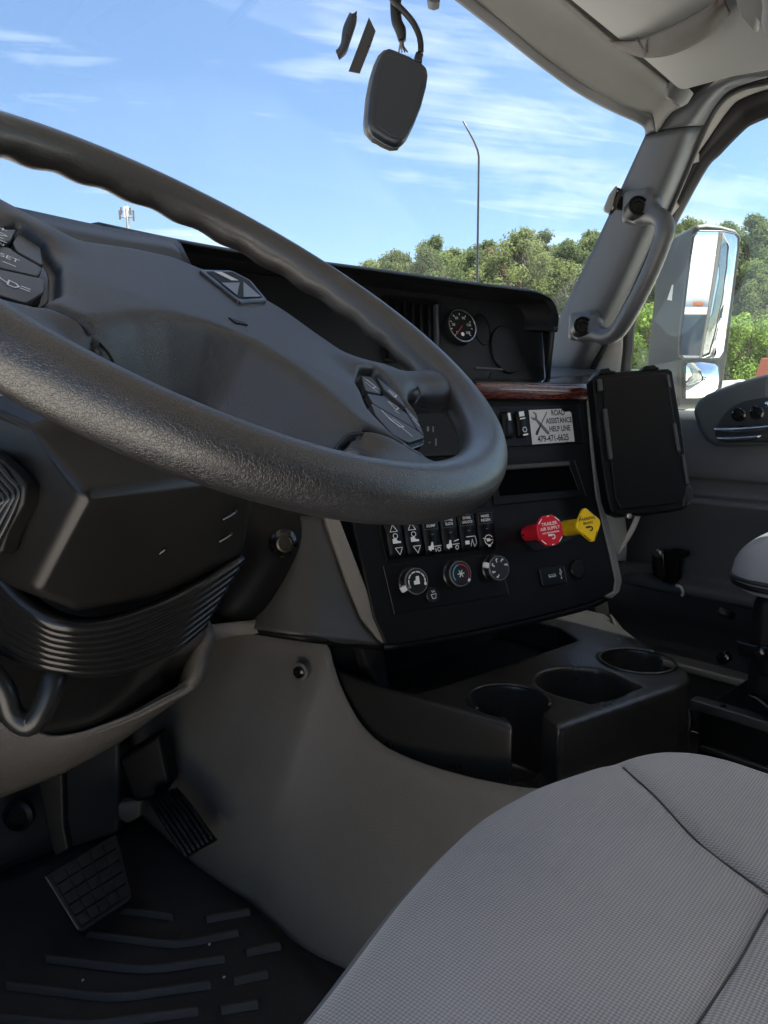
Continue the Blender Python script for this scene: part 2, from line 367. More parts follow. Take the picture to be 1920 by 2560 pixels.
def tree_meshes(seed, H, Wd, base, nclump, nleaf, ls, lm, conic=0.0):
    r = np.random.default_rng(seed); V = []; Fc = []
    cl = []
    for i in range(nclump):
        t = (i+.5)/nclump; z = base+(H-base)*(t**.85); pr = math.sin(math.pi*min(1, .16+.84*t)**(1.0+.6*conic))**.7*(1-.5*conic*t)
        a = r.uniform(0, 6.283); q = Wd*.5*pr*math.sqrt(r.uniform(.08, 1)); s = Wd*r.uniform(.075, .15)*(1-.35*t)
        cl.append((q*math.cos(a), q*math.sin(a), z, s))
    for (x, y, z, s) in cl:
        d = r.normal(size=(nleaf, 3)); d /= np.linalg.norm(d, axis=1)[:, None]; rad = s*r.uniform(.45, 1.12, nleaf)[:, None]
        c = np.array([x, y, z])+d*rad*np.array([1, 1, .85])
        nn = d+r.normal(size=(nleaf, 3))*.55; nn /= np.linalg.norm(nn, axis=1)[:, None]
        e = np.cross(nn, r.normal(size=(nleaf, 3))); e /= np.linalg.norm(e, axis=1)[:, None]; f = np.cross(nn, e)
        z1 = ls*r.uniform(.6, 1.35, nleaf)[:, None]
        k = len(V); quad = np.stack([c-e*z1*.5, c-f*z1*.26+nn*z1*.1, c+e*z1*.5, c+f*z1*.26+nn*z1*.1], 1).reshape(-1, 3); V.extend(quad)
        Fc.extend([(k+4*i, k+4*i+1, k+4*i+2, k+4*i+3) for i in range(nleaf)])
    cm_ = bpy.data.meshes.new('crown'); cm_.from_pydata([tuple(v) for v in V], [], Fc); cm_.materials.append(lm)
    TV = []; TF = []
    def limb(pts, r0, r1, n=7):
        k = len(TV); K = len(pts)
        for i, p in enumerate(pts):
            rr = r0+(r1-r0)*i/(K-1); d = nrm(np.asarray(pts[min(i+1, K-1)])-np.asarray(pts[max(0, i-1)])); b = nrm(np.cross(d, [.3, 1, .1])); c2 = np.cross(d, b)
            for j in range(n):
                a = 6.283*j/n; TV.append(np.asarray(p)+(b*math.cos(a)+c2*math.sin(a))*rr)
        for i in range(K-1):
            for j in range(n): TF.append((k+i*n+j, k+i*n+(j+1) % n, k+(i+1)*n+(j+1) % n, k+(i+1)*n+j))
    sp = [np.array([r.normal()*.12*i*.4, r.normal()*.12*i*.4, H*.93*i/6]) for i in range(7)]
    limb(sp, .02*H, .004*H)
    for (x, y, z, s) in cl[::2]:
        k = max(0, min(5, int((z-1.2)/(H*.93)*6))); a = sp[k]+(sp[k+1]-sp[k])*.4; b = np.array([x, y, z]); limb([a, (a+b)/2+np.array([0, 0, -.2]), b], .006*H, .0015*H, 5)
    tm = bpy.data.meshes.new('trunk'); tm.from_pydata([tuple(v) for v in TV], [], TF); tm.materials.append(bark); tm.polygons.foreach_set('use_smooth', [True]*len(tm.polygons))
    return cm_, tm
KIND = [tree_meshes(11, 12.0, 7.4, 2.6, 90, 250, .19, leafA), tree_meshes(12, 13.0, 6.2, 3.2, 96, 250, .18, leafB, .5), tree_meshes(13, 11.0, 7.0, 2.2, 86, 250, .19, leafA, .2),
        tree_meshes(14, 6.2, 5.4, .5, 66, 200, .18, leafC), tree_meshes(15, 11.0, 5.0, 2.5, 30, 60, .22, leafD, .3), tree_meshes(16, 13.5, 6.0, 2.0, 100, 250, .18, leafB, .8)]
def plant(px, dep, top, kind, label, group, name='broadleaf_tree', rz=0, wid=1.0):
    b = P(px, 1000, dep); Hm = {0: 12.0, 1: 13.0, 2: 11.0, 3: 6.2, 4: 11.0, 5: 13.5}[kind]
    H = CAM[2]+(1000-top)/F*dep; s = H/Hm*(.955 if kind != 3 else 1.0)
    t = thing(name, label, 'tree' if kind != 3 else 'bush', (b[0], b[1], 0), group); t.rotation_euler = (0, 0, rz); t.scale = (s*wid, s*wid, s)
    for nm, me in (('crown', KIND[kind][0]), ('trunk', KIND[kind][1])):
        o = bpy.data.objects.new(nm, me); COL.objects.link(o); o.parent = t
G1, G2 = 'trees seen through the windshield', 'trees seen through the passenger window'
for i, (px, d, top, k, lab, w) in enumerate([
    (925, 50, 655, 2, 'leftmost round green tree of the wood, half hidden behind the steering wheel rim', 1.0),
    (985, 46, 632, 0, 'rounded green tree second from the left end of the wood', .9),
    (1085, 44, 594, 1, 'tall green tree standing just left of the whip antenna', 1.0),
    (1010, 52, 640, 2, 'low green tree in the dip left of the tall tree', 1.0),
    (1235, 47, 612, 4, 'brownish half bare tree just right of the whip antenna', 1.0),
    (1175, 56, 634, 1, 'green tree directly behind the whip antenna', 1.1),
    (1300, 45, 580, 0, 'broad tall green tree right of the brownish bare tree', 1.05),
    (1350, 52, 583, 5, 'pointed dark tree in the middle of the wood beside the pillar', 1.0),
    (1410, 46, 604, 1, 'green tree standing next to the windshield pillar', 1.0),
    (1470, 50, 596, 2, 'green tree whose crown touches the windshield pillar edge', 1.1)]):
    plant(px, d, top, k, lab, G1, rz=i*1.3, wid=w)
for i, (px, d, top, k, lab, w) in enumerate([
    (1640, 46, 575, 0, 'green tree rising behind the mirror housing', 1.0),
    (1700, 44, 556, 2, 'green tree whose top shows above the left corner of the mirror', 1.0),
    (1790, 48, 562, 5, 'dark pointed tree whose top shows above the mirror', 1.0),
    (1850, 43, 545, 1, 'tallest dense tree right of the mirror', 1.1),
    (1925, 45, 548, 5, 'dense dark tree cut by the right edge of the view', 1.1),
    (2010, 44, 560, 0, 'green tree beyond the right edge of the passenger window', 1.0),
    (1560, 52, 590, 1, 'green tree hidden mostly behind the windshield pillar', 1.1),
    (1880, 40, 690, 2, 'lower olive green tree in front of the tall one right of the mirror', .9)]):
    plant(px, d, top, k, lab, G2, rz=i*1.9+.5, wid=w)
for i, (px, d, top, lab, w) in enumerate([
    (1625, 34, 775, 'bright green bush between the pillar and the mirror', 1.0),
    (1845, 33, 800, 'bright yellow green bush right of the mirror glass', 1.0),
    (1930, 34, 830, 'bright green bush at the right edge above the door', 1.1),
    (1745, 36, 800, 'bright green bush behind the mirror', 1.0),
    (1330, 38, 800, 'light green bush under the trees left of the windshield pillar', 1.2),
    (1150, 40, 815, 'light green bush low behind the whip antenna', 1.3),
    (1440, 36, 790, 'bright green bush beside the lower windshield pillar', 1.1)]):
    plant(px, d, top, 3, lab, 'bushes at the foot of the wood', 'green_bush', rz=i*2.2, wid=w)
ORD = ('first', 'second', 'third', 'fourth', 'fifth', 'sixth', 'seventh', 'eighth', 'ninth', 'tenth', 'eleventh', 'twelfth', 'thirteenth', 'fourteenth', 'fifteenth')
for i in range(15):
    plant(960+i*84, 62+4*math.sin(i*2.1), 650-min(60, i*9)+18*math.sin(i*1.7), (1, 0, 2)[i % 3], 'green tree of the back row of the wood, ' + ORD[i] + ' from the left', 'back row of the wood', rz=i*.9, wid=1.25)

# cell tower, far left
tw = thing('cell_tower', 'cell phone tower with antenna panels on a pole, small in the distance', 'tower', (*P(341, 1000, 170)[:2], 0))
b = P(341, 1000, 170); ztop = CAM[2]+(1000-541)/F*170
tube('mast', [(b[0], b[1], 0), (b[0], b[1], ztop-.4)], [.5, .36], mat('mast_grey', (.10, .10, .10), .6), tw, 8)
frT = Fr((b[0], b[1], ztop), rt, (0, 0, 1)); tg = mat('tower_grey', (.10, .10, .10), .6)
for k in range(2): fbox('cross_arm', frT, -1.5, -2.3+k*1.3, 1.5, -2.15+k*1.3, -.1, .1, tg, tw, 0)
for u, hh, v0, m_ in ((-1.55, 2.0, -2.7, tg), (-1.2, 1.5, -1.6, tg), (-.45, 2.3, -2.2, whited), (.15, 2.2, -2.0, whited), (.8, 1.5, -1.7, tg), (1.5, 2.3, -3.0, tg)):
    fbox('antenna_panel', frT, u-.2, v0, u+.2, v0+hh, .12, .4, m_, tw, 0)
# whip antenna on the truck's nose
wa = tube('whip_antenna', [PA(1192, 760, 'Y', 2.0), PA(1193, 700, 'Y', 2.0), PA(1196, 480, 'Y', 2.0), PA(1197, 392, 'Y', 2.0), PA(1194, 376, 'Y', 2.0), PA(1184, 352, 'Y', 2.0), PA(1158, 303, 'Y', 2.0)],
          [.0055, .005, .004, .004, .004, .0036, .003], mat('antenna_black', (.02, .02, .02), .45), None, 8)
tag(wa, 'thin black whip antenna with a bent tip standing in front of the windshield', 'antenna')
nose = patch('truck_hood', [[(-.1, 1.35, 2.02), (.8, 1.4, 2.05), (1.6, 1.35, 2.0)], [(-.05, 2.3, 1.86), (.8, 2.4, 1.9), (1.6, 2.3, 1.84)], [(.1, 3.0, 1.5), (.8, 3.1, 1.55), (1.5, 3.0, 1.5)]], white, None, solid=.03)
tag(nose, 'white sloping hood of the truck below the windshield', 'hood')
# far vehicles glimpsed beyond the door sill
fv = thing('parked_van', 'white parked van beyond the passenger door sill', 'van', (*P(1860, 1000, 26)[:2], 0))
bb = P(1860, 1000, 26); frV = Fr((bb[0], bb[1], 0), rt, (0, 0, 1))
plate_uv('body', frV, [(-1.6, .5), (2.4, .5), (2.4, 2.85), (-.3, 2.85), (-.9, 1.9), (-1.6, 1.7)], 0, 1.9, white, fv, .08)
plate_uv('window', frV, [(-.75, 1.95), (-.2, 2.6), (.5, 2.6), (.5, 1.95)], .02, .03, gloss, fv, .01)
for u in (-.9, 1.6): lathe('wheel', frV, u, .42, [(.42, -.2), (.42, .02), (.26, .05), (.1, .05)], rubber, fv, 20)
rv = thing('rust_red_trailer', 'rust red container corner beyond the door at the right edge', 'container', (*P(1990, 1000, 22)[:2], 0))
bb = P(2020, 1000, 22); frV = Fr((bb[0], bb[1], 0), nrm(rt+fw*.5), (0, 0, 1))
plate_uv('wall', frV, [(-.55, 1.2), (2.6, 1.2), (2.6, 3.5), (.2, 3.5)], 0, 2.0, rustc, rv, .03)
fbox('frame_rail', frV, -.4, .7, 2.6, 1.18, -1.9, -.1, darkpl, rv, .02)
# ================================================================ CAB SHELL
def world_patch(name, rows, m, parent=None, **k): return patch(name, [[np.asarray(p, float) for p in r] for r in rows], m, parent, **k)
# glass panes: thin, clear, a little reflective
def glassmat(name, tint, refl, film):
    m = bpy.data.materials.new(name); m.use_nodes = True; t = m.node_tree; t.nodes.clear()
    tr = N(t, 'ShaderNodeBsdfTransparent'); tr.inputs[0].default_value = (*tint, 1); gl = N(t, 'ShaderNodeBsdfGlossy'); gl.inputs['Roughness'].default_value = .02; gl.inputs[0].default_value = (1, 1, 1, 1)
    fr = N(t, 'ShaderNodeFresnel', i_0=1.45); mx = N(t, 'ShaderNodeMixShader'); L(t, M(t, 'MULTIPLY', fr.outputs[0], refl), mx.inputs[0])
    L(t, tr.outputs[0], mx.inputs[1]); L(t, gl.outputs[0], mx.inputs[2]); tl = N(t, 'ShaderNodeBsdfTranslucent'); tl.inputs[0].default_value = (.85, .88, .9, 1); co = N(t, 'ShaderNodeTexCoord'); nz = N(t, 'ShaderNodeTexNoise', i_Scale=5.0, i_Detail=7.0, i_Roughness=.7); L(t, co.outputs['Object'], nz.inputs['Vector'])
    m2 = N(t, 'ShaderNodeMixShader'); L(t, M(t, 'MULTIPLY', nz.outputs[0], film*2), m2.inputs[0]); L(t, mx.outputs[0], m2.inputs[1]); L(t, tl.outputs[0], m2.inputs[2])     # film of dust on the pane
    o = N(t, 'ShaderNodeOutputMaterial'); L(t, m2.outputs[0], o.inputs[0]); return m
wsg = glassmat('windshield_glass', (.95, .975, .98), .5, .022); sideg = glassmat('side_glass', (.92, .96, .95), .6, .006)
def lerp(pts, ys, ax='Y'): return [PA(x, y, ax, v) for (x, y), v in zip(pts, ys)]
ws = thing('windshield', 'large clear windshield in front of the dashboard with blue sky behind', 'windshield', (.8, 1.3, 2.2))
patch('glass', [[(-.25, 1.22, 2.16), (.8, 1.40, 2.16), (1.86, 1.27, 2.16)], [(-.25, .93, 2.92), (.8, 1.0, 2.95), (1.74, .875, 2.83)]], wsg, ws, nu=8, nv=2)
ePX = [(1136, 0), (1249, 87), (1336, 156), (1423, 220), (1481, 255), (1539, 284), (1585, 304), (1608, 318), (1614, 336)]
eY = [.985, .97, .955, .94, .93, .915, .905, .9, .9]
gPX = [(1191, 0), (1281, 74), (1365, 145), (1440, 197), (1490, 229), (1545, 258), (1597, 276), (1630, 286), (1640, 330)]
gY = [.955, .942, .93, .915, .905, .892, .88, .872, .868]
def ext(q):
    d = (q[0]-q[2]); d = d/abs(d[0]); return [q[0]+d*k for k in (1.2, .8, .5, .3, .16, .07)]+q
e3 = ext(lerp(ePX, eY))
g3 = ext(lerp(gPX, gY))
mid = [(a+b)/2-fw*.012 for a, b in zip(e3, g3)]
gk = patch('gasket', [e3, mid, g3], mat('gasket_grey', (.055, .055, .056), .6, bump=('noise', 700, .3, .0006)), ws, nu=4, nv=4, solid=.02)
# header trim between gasket and visor
fPX = [(1406, 0), (1440, 28), (1475, 58), (1510, 88), (1545, 116), (1590, 150), (1640, 190), (1690, 232), (1715, 262)]
fY = [.85, .848, .845, .84, .835, .828, .82, .81, .80]
f3 = ext(lerp(fPX, fY))
m3 = [(a*.55+b*.45)+np.array([0, 0, .012]) for a, b in zip(g3, f3)]
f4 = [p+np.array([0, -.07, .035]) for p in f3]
struct(patch('visor_gap_shade', [[p+np.array([0, -.004, .002]) for p in f3], f4], black, None, nu=4, nv=3, solid=.01), 'black strip standing for the shade between header trim and overhead visor')  # black strip coloured in as the shadow under the visor edge
struct(patch('header_trim', [g3, m3, f3], liner, None, nu=4, nv=5, solid=.02), 'beige fabric header trim above the windshield')
# pillar: trim, upper cap, seal, door frame strips
pl = thing('windshield_pillar', 'grey plastic windshield pillar between windshield and passenger window', 'pillar', (1.72, 1.1, 2.2))
Lp = [(1614, 336), (1562, 450), (1500, 585), (1437, 715), (1368, 857), (1330, 940)]; LX = [1.655, 1.675, 1.70, 1.725, 1.75, 1.765]
Mp = [(1678, 322), (1625, 450), (1563, 585), (1498, 720), (1425, 870), (1385, 950)]; MX = [1.66, 1.668, 1.685, 1.70, 1.715, 1.72]
Rp_ = [(1757, 313), (1702, 450), (1640, 590), (1561, 760), (1478, 915), (1440, 990)]; RX = [1.745, 1.75, 1.755, 1.76, 1.765, 1.77]
R2 = [(1725, 316), (1672, 450), (1607, 588), (1532, 742), (1455, 893), (1415, 970)]; R2X = [1.68, 1.69, 1.70, 1.71, 1.72, 1.73]
cols = [[PA(x, y, 'X', v) for (x, y), v in zip(a, b)] for a, b in ((Lp, LX), (Mp, MX), (R2, R2X), (Rp_, RX))]
patch('trim_panel', [list(r) for r in zip(*cols)], greyp, pl, nu=5, nv=6, solid=.015)
patch('upper_cap', [[PA(x, y, 'X', v) for x, y, v in r] for r in (
    [(1612, 338, 1.653), (1680, 321, 1.658), (1726, 316, 1.68), (1759, 313, 1.742)],
    [(1628, 286, 1.655), (1700, 268, 1.655), (1756, 268, 1.67), (1790, 262, 1.735)],
    [(1690, 234, 1.68), (1740, 224, 1.66), (1800, 218, 1.67), (1832, 222, 1.73)],
    [(1712, 205, 1.75), (1790, 195, 1.72), (1850, 180, 1.69), (1930, 190, 1.71)])], greyp, pl, nu=5, nv=5, solid=.02)
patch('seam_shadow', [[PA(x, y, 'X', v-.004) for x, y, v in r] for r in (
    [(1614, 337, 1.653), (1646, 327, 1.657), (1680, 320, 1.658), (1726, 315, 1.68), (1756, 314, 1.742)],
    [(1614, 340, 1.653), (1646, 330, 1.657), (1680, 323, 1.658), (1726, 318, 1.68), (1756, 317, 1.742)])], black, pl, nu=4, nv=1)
tube('rubber_seal', [PA(x, y, 'X', v) for x, y, v in ((1440, 990, 1.78), (1481, 915, 1.775), (1561, 760, 1.77), (1640, 592, 1.765), (1702, 452, 1.76), (1760, 314, 1.755), (1799, 251, 1.755), (1851, 216, 1.755), (1925, 199, 1.755))],
     .011, rubber, pl, 8, smooth_n=5)
# ---------------------------------------------------------------- passenger door
dr = thing('passenger_door', 'dark grey passenger door panel with chrome handle and window', 'door', (1.85, .6, 1.5))
oB = [(1478, 930), (1512, 860), (1561, 762), (1640, 594), (1703, 454), (1762, 318), (1801, 256), (1853, 221), (1930, 203)]
iB = [(1548, 960), (1556, 880), (1566, 800), (1632, 660), (1712, 442), (1771, 347), (1829, 266), (1870, 240), (1930, 219)]
jB = [(1575, 960), (1583, 880), (1592, 800), (1648, 650), (1757, 440), (1803, 385), (1863, 324), (1890, 308), (1930, 291)]
oW = [PA(x, y, 'X', 1.785) for x, y in oB]; iW = [PA(x, y, 'X', 1.80) for x, y in iB]; jW = [PA(x, y, 'X', 1.83) for x, y in jB]
omi = [(a+b)/2-np.array([.006, 0, 0]) for a, b in zip(oW, iW)]
patch('window_frame', [oW, omi, iW], mat('door_frame_grey', (.42, .405, .385), .5, bump=('noise', 900, .2, .0005), var=.06), dr, nu=5, nv=4, solid=.02)
ij = [(a+b)/2-np.array([.008, 0, 0]) for a, b in zip(iW, jW)]
patch('window_seal', [iW, ij, jW], rubber, dr, nu=5, nv=4, solid=.02)
gl_ = [PA(x-10, y-8, 'X', 1.836) for x, y in jB]
prism('window_glass', gl_+[np.array([1.836, -.35, 2.9]), np.array([1.836, -.35, 2.02])]+[PA(1560, 1060, 'X', 1.836)], (.004, 0, 0), sideg, dr)
# panel body: sheet profile swept along the door (Y), relief in X
prof = [(2.125, 1.835), (2.10, 1.80), (2.02, 1.795), (1.965, 1.80), (1.955, 1.815), (1.92, 1.825), (1.912, 1.80), (1.90, 1.792), (1.885, 1.80), (1.80, 1.835), (1.72, 1.84), (1.70, 1.832), (1.685, 1.80), (1.66, 1.80), (1.655, 1.86)]
rows = [[np.array([x, yy, z]) for yy in (-.35, .0, .3, .6, .8, 1.0)] for z, x in prof]
patch('door_panel', rows, doorm, dr, nu=2, nv=3, solid=.03)
frD = Fr((1.79, .6, 2.0), (0, -1, 0), (0, 0, 1))
bez = [(1726, 1024), (1742, 1000), (1762, 985), (1808, 966), (1845, 953), (1930, 929), (1930, 1117), (1786, 1117), (1760, 1102), (1744, 1075), (1731, 1040)]
plate('handle_bezel', frD, bez, .05, .09, mat('bezel_grey', (.055, .062, .066), .42, bump=('noise', 900, .2, .0005)), dr, .016, seg=4)
rec = [(1786, 1072), (1800, 1045), (1822, 1020), (1855, 1003), (1930, 990), (1930, 1106), (1800, 1106), (1786, 1095)]
hb = plate('handle_recess', frD, rec, .053, .01, mat('recess_dark', (.015, .017, .018), .35), dr, .004, r=.01)
patch('pull_handle', [[frD.at(x, y, h) for x, y, h in r] for r in ([(1784, 1066, .06), (1850, 1064, .075), (1930, 1058, .078)], [(1786, 1074, .075), (1850, 1073, .092), (1930, 1066, .094)], [(1790, 1080, .06), (1850, 1082, .07), (1930, 1076, .075)])], chrome, dr, nu=6, nv=4, solid=.006)
patch('lower_chrome', [[frD.at(x, y, .057) for x, y in r] for r in ([(1792, 1093), (1850, 1092), (1904, 1088)], [(1790, 1100), (1850, 1102), (1896, 1096)])], chrome, dr, nu=5, nv=2, solid=.004)
for (x, y) in ((1848, 1036), (1893, 1031)):
    u, v = frD.uv(x, y, .055); s_ = lathe('screw', frD, u, v, [(.016, .05), (.016, .058), (.012, .059), (.011, .055), (.006, .055), (.0055, .060)], gloss, dr, 24)
wd = lathe('door_bolt', frD, *frD.uv(1920, 1010, .055), [(.006, .05), (.006, .058), (.003, .06)], chrome, dr, 12)
# lower side of the cab, sill and footwell
lowm = mat('side_trim_dark', (.05, .047, .045), .6, bump=('vor', 500, .3, .0006), var=.2, vscale=6)
rows = [[np.array([x+.0*yy, yy, z]) for yy in (-.4, .2, .6, .85, 1.02, 1.2)] for z, x in ((1.72, 1.85), (1.66, 1.83), (1.60, 1.835), (1.56, 1.85), (1.50, 1.86), (1.47, 1.83), (1.30, 1.82))]
for r in rows: r[-1][0] -= .25; r[-2][0] -= .06
struct(patch('side_trim', rows, lowm, None, nu=4, nv=3, solid=.02), 'dark lower side trim under the passenger door')
sl = box('door_sill', (1.785, -.4, 1.465), (1.86, .93, 1.485), mat('sill_plate', (.55, .53, .48), .35, metal=.6, var=.1), None, .006); struct(sl, 'light metal door sill strip below the passenger door')
struct(box('cab_floor', (-.15, -.9, 1.24), (1.84, 1.6, 1.296), carpet, None, .01), 'dark rubber floor of the cab')
# roof, rear wall and outer shell that keep the cab dark inside
shell = mat('outer_shell', (.6, .6, .6), .5)
struct(box('cab_roof', (-.25, -1.0, 3.02), (1.95, 1.05, 3.07), mat('roof_lining', (.46, .44, .40), .9), None, .02), 'pale cab roof lining')
struct(box('rear_wall', (-.2, -1.0, 1.3), (1.9, -.94, 3.02), darkpl, None, .01), 'rear wall of the cab')
struct(box('firewall', (-.2, 1.52, 1.24), (1.9, 1.58, 2.16), darkpl, None, .01), 'firewall behind the pedals')
struct(box('side_wall_right', (1.87, -1.0, 1.2), (1.92, 1.3, 2.0), white, None, .01), 'outer side wall under the passenger window')
struct(box('footwell_wall', (1.40, 1.17, 1.24), (1.88, 1.22, 2.18), darkpl, None, .01), 'front wall of the passenger footwell')
struct(box('side_wall_left', (-.22, .62, 1.2), (-.17, 1.6, 2.15), darkpl, None, .01), 'side wall left of the pedals')
struct(tube('left_pillar', [(-.2, 1.28, 2.1), (-.2, .95, 2.95)], .05, greyp, None, 10), 'left windshield pillar')
# ---------------------------------------------------------------- overhead visor with strap
frZ = fr3(PA(1406, -2, 'Y', .845), PA(1700, 236, 'Y', .795), PA(1920, 20, 'Y', .40))
vz = thing('overhead_visor', 'grey vinyl overhead panel with rounded corner above the passenger side', 'visor', tuple(frZ.o))
vp = [(1300, -90), (1424, 2), (1540, 96), (1608, 150), (1680, 212), (1698, 226), (1716, 229), (1760, 218), (1828, 200), (1935, 182), (1935, -90)]
plate('panel', frZ, vp, .020, .03, linerd, vz, .012, seg=4)
vp2 = [(1455, -90), (1470, -2), (1560, 78), (1640, 128), (1745, 205), (1800, 196), (1935, 168), (1935, -90)]
# strap arching over the panel
top = [(1522, 101), (1567, 104), (1602, 98), (1683, 64), (1770, 17), (1800, -12)]; bot = [(1544, 119), (1585, 139), (1620, 145), (1683, 136), (1770, 93), (1826, 36), (1840, -12)]
bot = [bot[0], bot[1], bot[2], bot[3], bot[4], bot[5]]
hs = [.021, .029, .035, .041, .037, .027]
patch('strap', [[frZ.at(x, y, h) for (x, y), h in zip(top, hs)], [frZ.at((a[0]+b[0])/2, (a[1]+b[1])/2, h+.006) for a, b, h in zip(top, bot, hs)], [frZ.at(x, y, h) for (x, y), h in zip(bot, hs)]], strapm, vz, nu=6, nv=4, solid=.003)
tube('strap_stitch', [frZ.at(x, y, h) for x, y, h in ((1594, 96, .045), (1599, 108, .047), (1607, 122, .047), (1613, 138, .043))], .0022, strapm, vz, 6, smooth_n=3)
lathe('visor_clip_shade', Fr(frZ.at(1692, 240, .01), frZ.u, frZ.v), 0, 0, [(.045, -.02), (.045, 0), (.03, .012), (.01, .014)], mat('clip_shade_grey', (.05, .05, .052), .5), vz, 20, sx=.8, sy=.32)  # clip coloured dark and flattened to draw the shadow at the visor corner
oc = plate('overhead_bin', frZ, [(1838, -60), (1836, 10), (1846, 40), (1890, 92), (1895, 60), (1935, 118), (1935, -60)], .03, .05, darkpl, None, .006)
struct(oc, 'dark overhead bin edge in the top right corner')
plate('bin_flap', frZ, [(1888, -40), (1900, 20), (1897, 60), (1905, 84), (1935, 110), (1935, -40)], .05, .02, linerd, oc, .006)
rm = patch('mirror_mount', [[P(x, y, 1.2) for x, y in r] for r in ([(1068, -25), (1085, -25), (1102, -25)], [(1072, 2), (1086, 6), (1100, 2)])], greyp, None, solid=.02, bevel=.004)
tag(rm, 'grey plastic lobe hanging into the top edge of the windshield', 'bracket')
# ================================================================ DASHBOARD
db = thing('dashboard', 'black truck dashboard with gauge hood, switch panel and wood trim', 'dashboard', (.9, .95, 1.7))
# long hood over the gauges
hx = [(250, 585, 1.02), (430, 622, 1.0), (560, 645, .985), (690, 664, .97), (920, 692, .95), (1150, 722, .93), (1290, 738, .915), (1340, 746, .905), (1370, 762, .90), (1381, 795, .895), (1378, 830, .89)]
e0 = [PA(x, y, 'Y', Y) for x, y, Y in hx]
e1_ = [p+np.array([0, .02, .006]) for p in e0]; e1_[-1] += (.012, 0, 0); e1_[-2] += (.010, 0, 0)
e2_ = [p+np.array([0, .16, .012]) for p in e0]
e3_ = [p+np.array([.02, .34, -.02]) for p in e0]
patch('hood', [e0, e1_, e2_, e3_], dash, db, nu=4, nv=4, solid=.012)
# inner lining of the hood down to the fascia
frF = fr3(PA(1230, 960, 'Y', .955), PA(1360, 957, 'Y', .925), PA(1215, 740, 'Y', 1.0))
fas = [(330, 640), (700, 690), (1000, 722), (1290, 758), (1345, 772), (1358, 815), (1364, 955), (1230, 962), (1000, 985), (700, 1010), (330, 1000)]
plate('fascia', frF, fas, 0, .02, dash, db, .003)
lin = [PA(x, y, 'Y', Y+.004) for x, y, Y in hx[1:]]
fin = [frF.at(x, y, .002) for x, y in ((430, 655), (560, 675), (690, 692), (920, 716), (1150, 744), (1285, 760), (1330, 768), (1346, 776), (1356, 805), (1360, 835))]
patch('hood_lining', [lin, [(a+b)/2 for a, b in zip(lin, fin)], fin], dash, db, nu=4, nv=3)
cheek = [[PA(1381, 795, 'Y', .897), PA(1378, 830, 'Y', .892), PA(1370, 900, 'Y', .90), PA(1366, 955, 'Y', .915)], [frF.at(1352, 790, .002), frF.at(1356, 830, .002), frF.at(1361, 900, .002), frF.at(1364, 955, .002)]]
patch('hood_cheek', cheek, dash, db, nu=4, nv=3, solid=.008)
# air gauge
gu, gv = frF.uv(1153, 816, .01)
gau = lathe('air_gauge', frF, gu, gv, [(.036, -.005), (.036, .012), (.0345, .0145), (.031, .0145), (.030, .010), (.001, .010)], mat('dial_black', (.008, .008, .009), .7, spec=.2), db, 36, sx=.98)
lathe('bezel_ring', frF, gu, gv, [(.0335, .0146), (.0335, .0155), (.0315, .0158), (.0305, .0142), (.0305, .0130), (.0335, .0130)], mat('bezel_dull', (.30, .32, .34), .25, metal=.9), gau, 36, sx=.98, cap=False)
tk = []
for k in range(9):
    a = math.radians(225-k*33.75); r0, r1 = .023, .027
    tk += line2([(gu+r0*math.cos(a), gv+r0*math.sin(a)), (gu+r1*math.cos(a), gv+r1*math.sin(a))], .0011)
mark('tick_marks', frF, tk, wprint, gau, h=.0106)
for k, s_ in enumerate(('0', '30', '60', '90', '120', '150')):
    a = math.radians(225-k*54); text('numeral', s_, frF, gu+.0185*math.cos(a), gv+.0185*math.sin(a), .0075, wprint, gau, h=.0108)
plate_uv('needle', frF, [(gu-.001, gv-.003), (gu-.013, gv-.015), (gu-.014, gv-.0135), (gu+.002, gv+.002)], .0125, .001, rprint, gau, 0)
mark('dial_emblem', frF, [arc2(gu, gv-.016, .004, 0, 330, 10)], wprint, gau, h=.0108)
bu, bv = frF.uv(1268, 873, .006)
lathe('blank_cover', frF, bu, bv, [(.047, -.003), (.047, .004), (.045, .006), (.001, .006)], black2, db, 36, sx=.84, sy=1.08)
bu2, bv2 = frF.uv(1208, 822, .004)
lathe('gauge_ring', frF, bu2, bv2, [(.034, -.003), (.034, .0015), (.031, .002), (.03, .0005), (.001, .0005)], black2, db, 30, sx=.6)
# vertical vent left of the gauge
vn = plate('air_vent', frF, [(955, 735), (1098, 752), (1104, 900), (960, 905)], .006, .006, black2, db, .002, r=.006)
for k in range(7):
    x = 970+k*20; plate('slat', frF, [(x, 748+k*2), (x+6, 749+k*2), (x+8, 890), (x+2, 890)], .016, .012, greyp if k == 6 else black, vn, .001)
plate('toggle_tab', frF, [(1188, 916), (1255, 920), (1262, 926), (1190, 922)], .05, .006, greyp, db, .0015)
tube('toggle_wire', [frF.at(1230, 928, .045), frF.at(1215, 960, .03), frF.at(1190, 985, .02), frF.at(1170, 990, .0)], .002, rubber, db, 6, smooth_n=4)
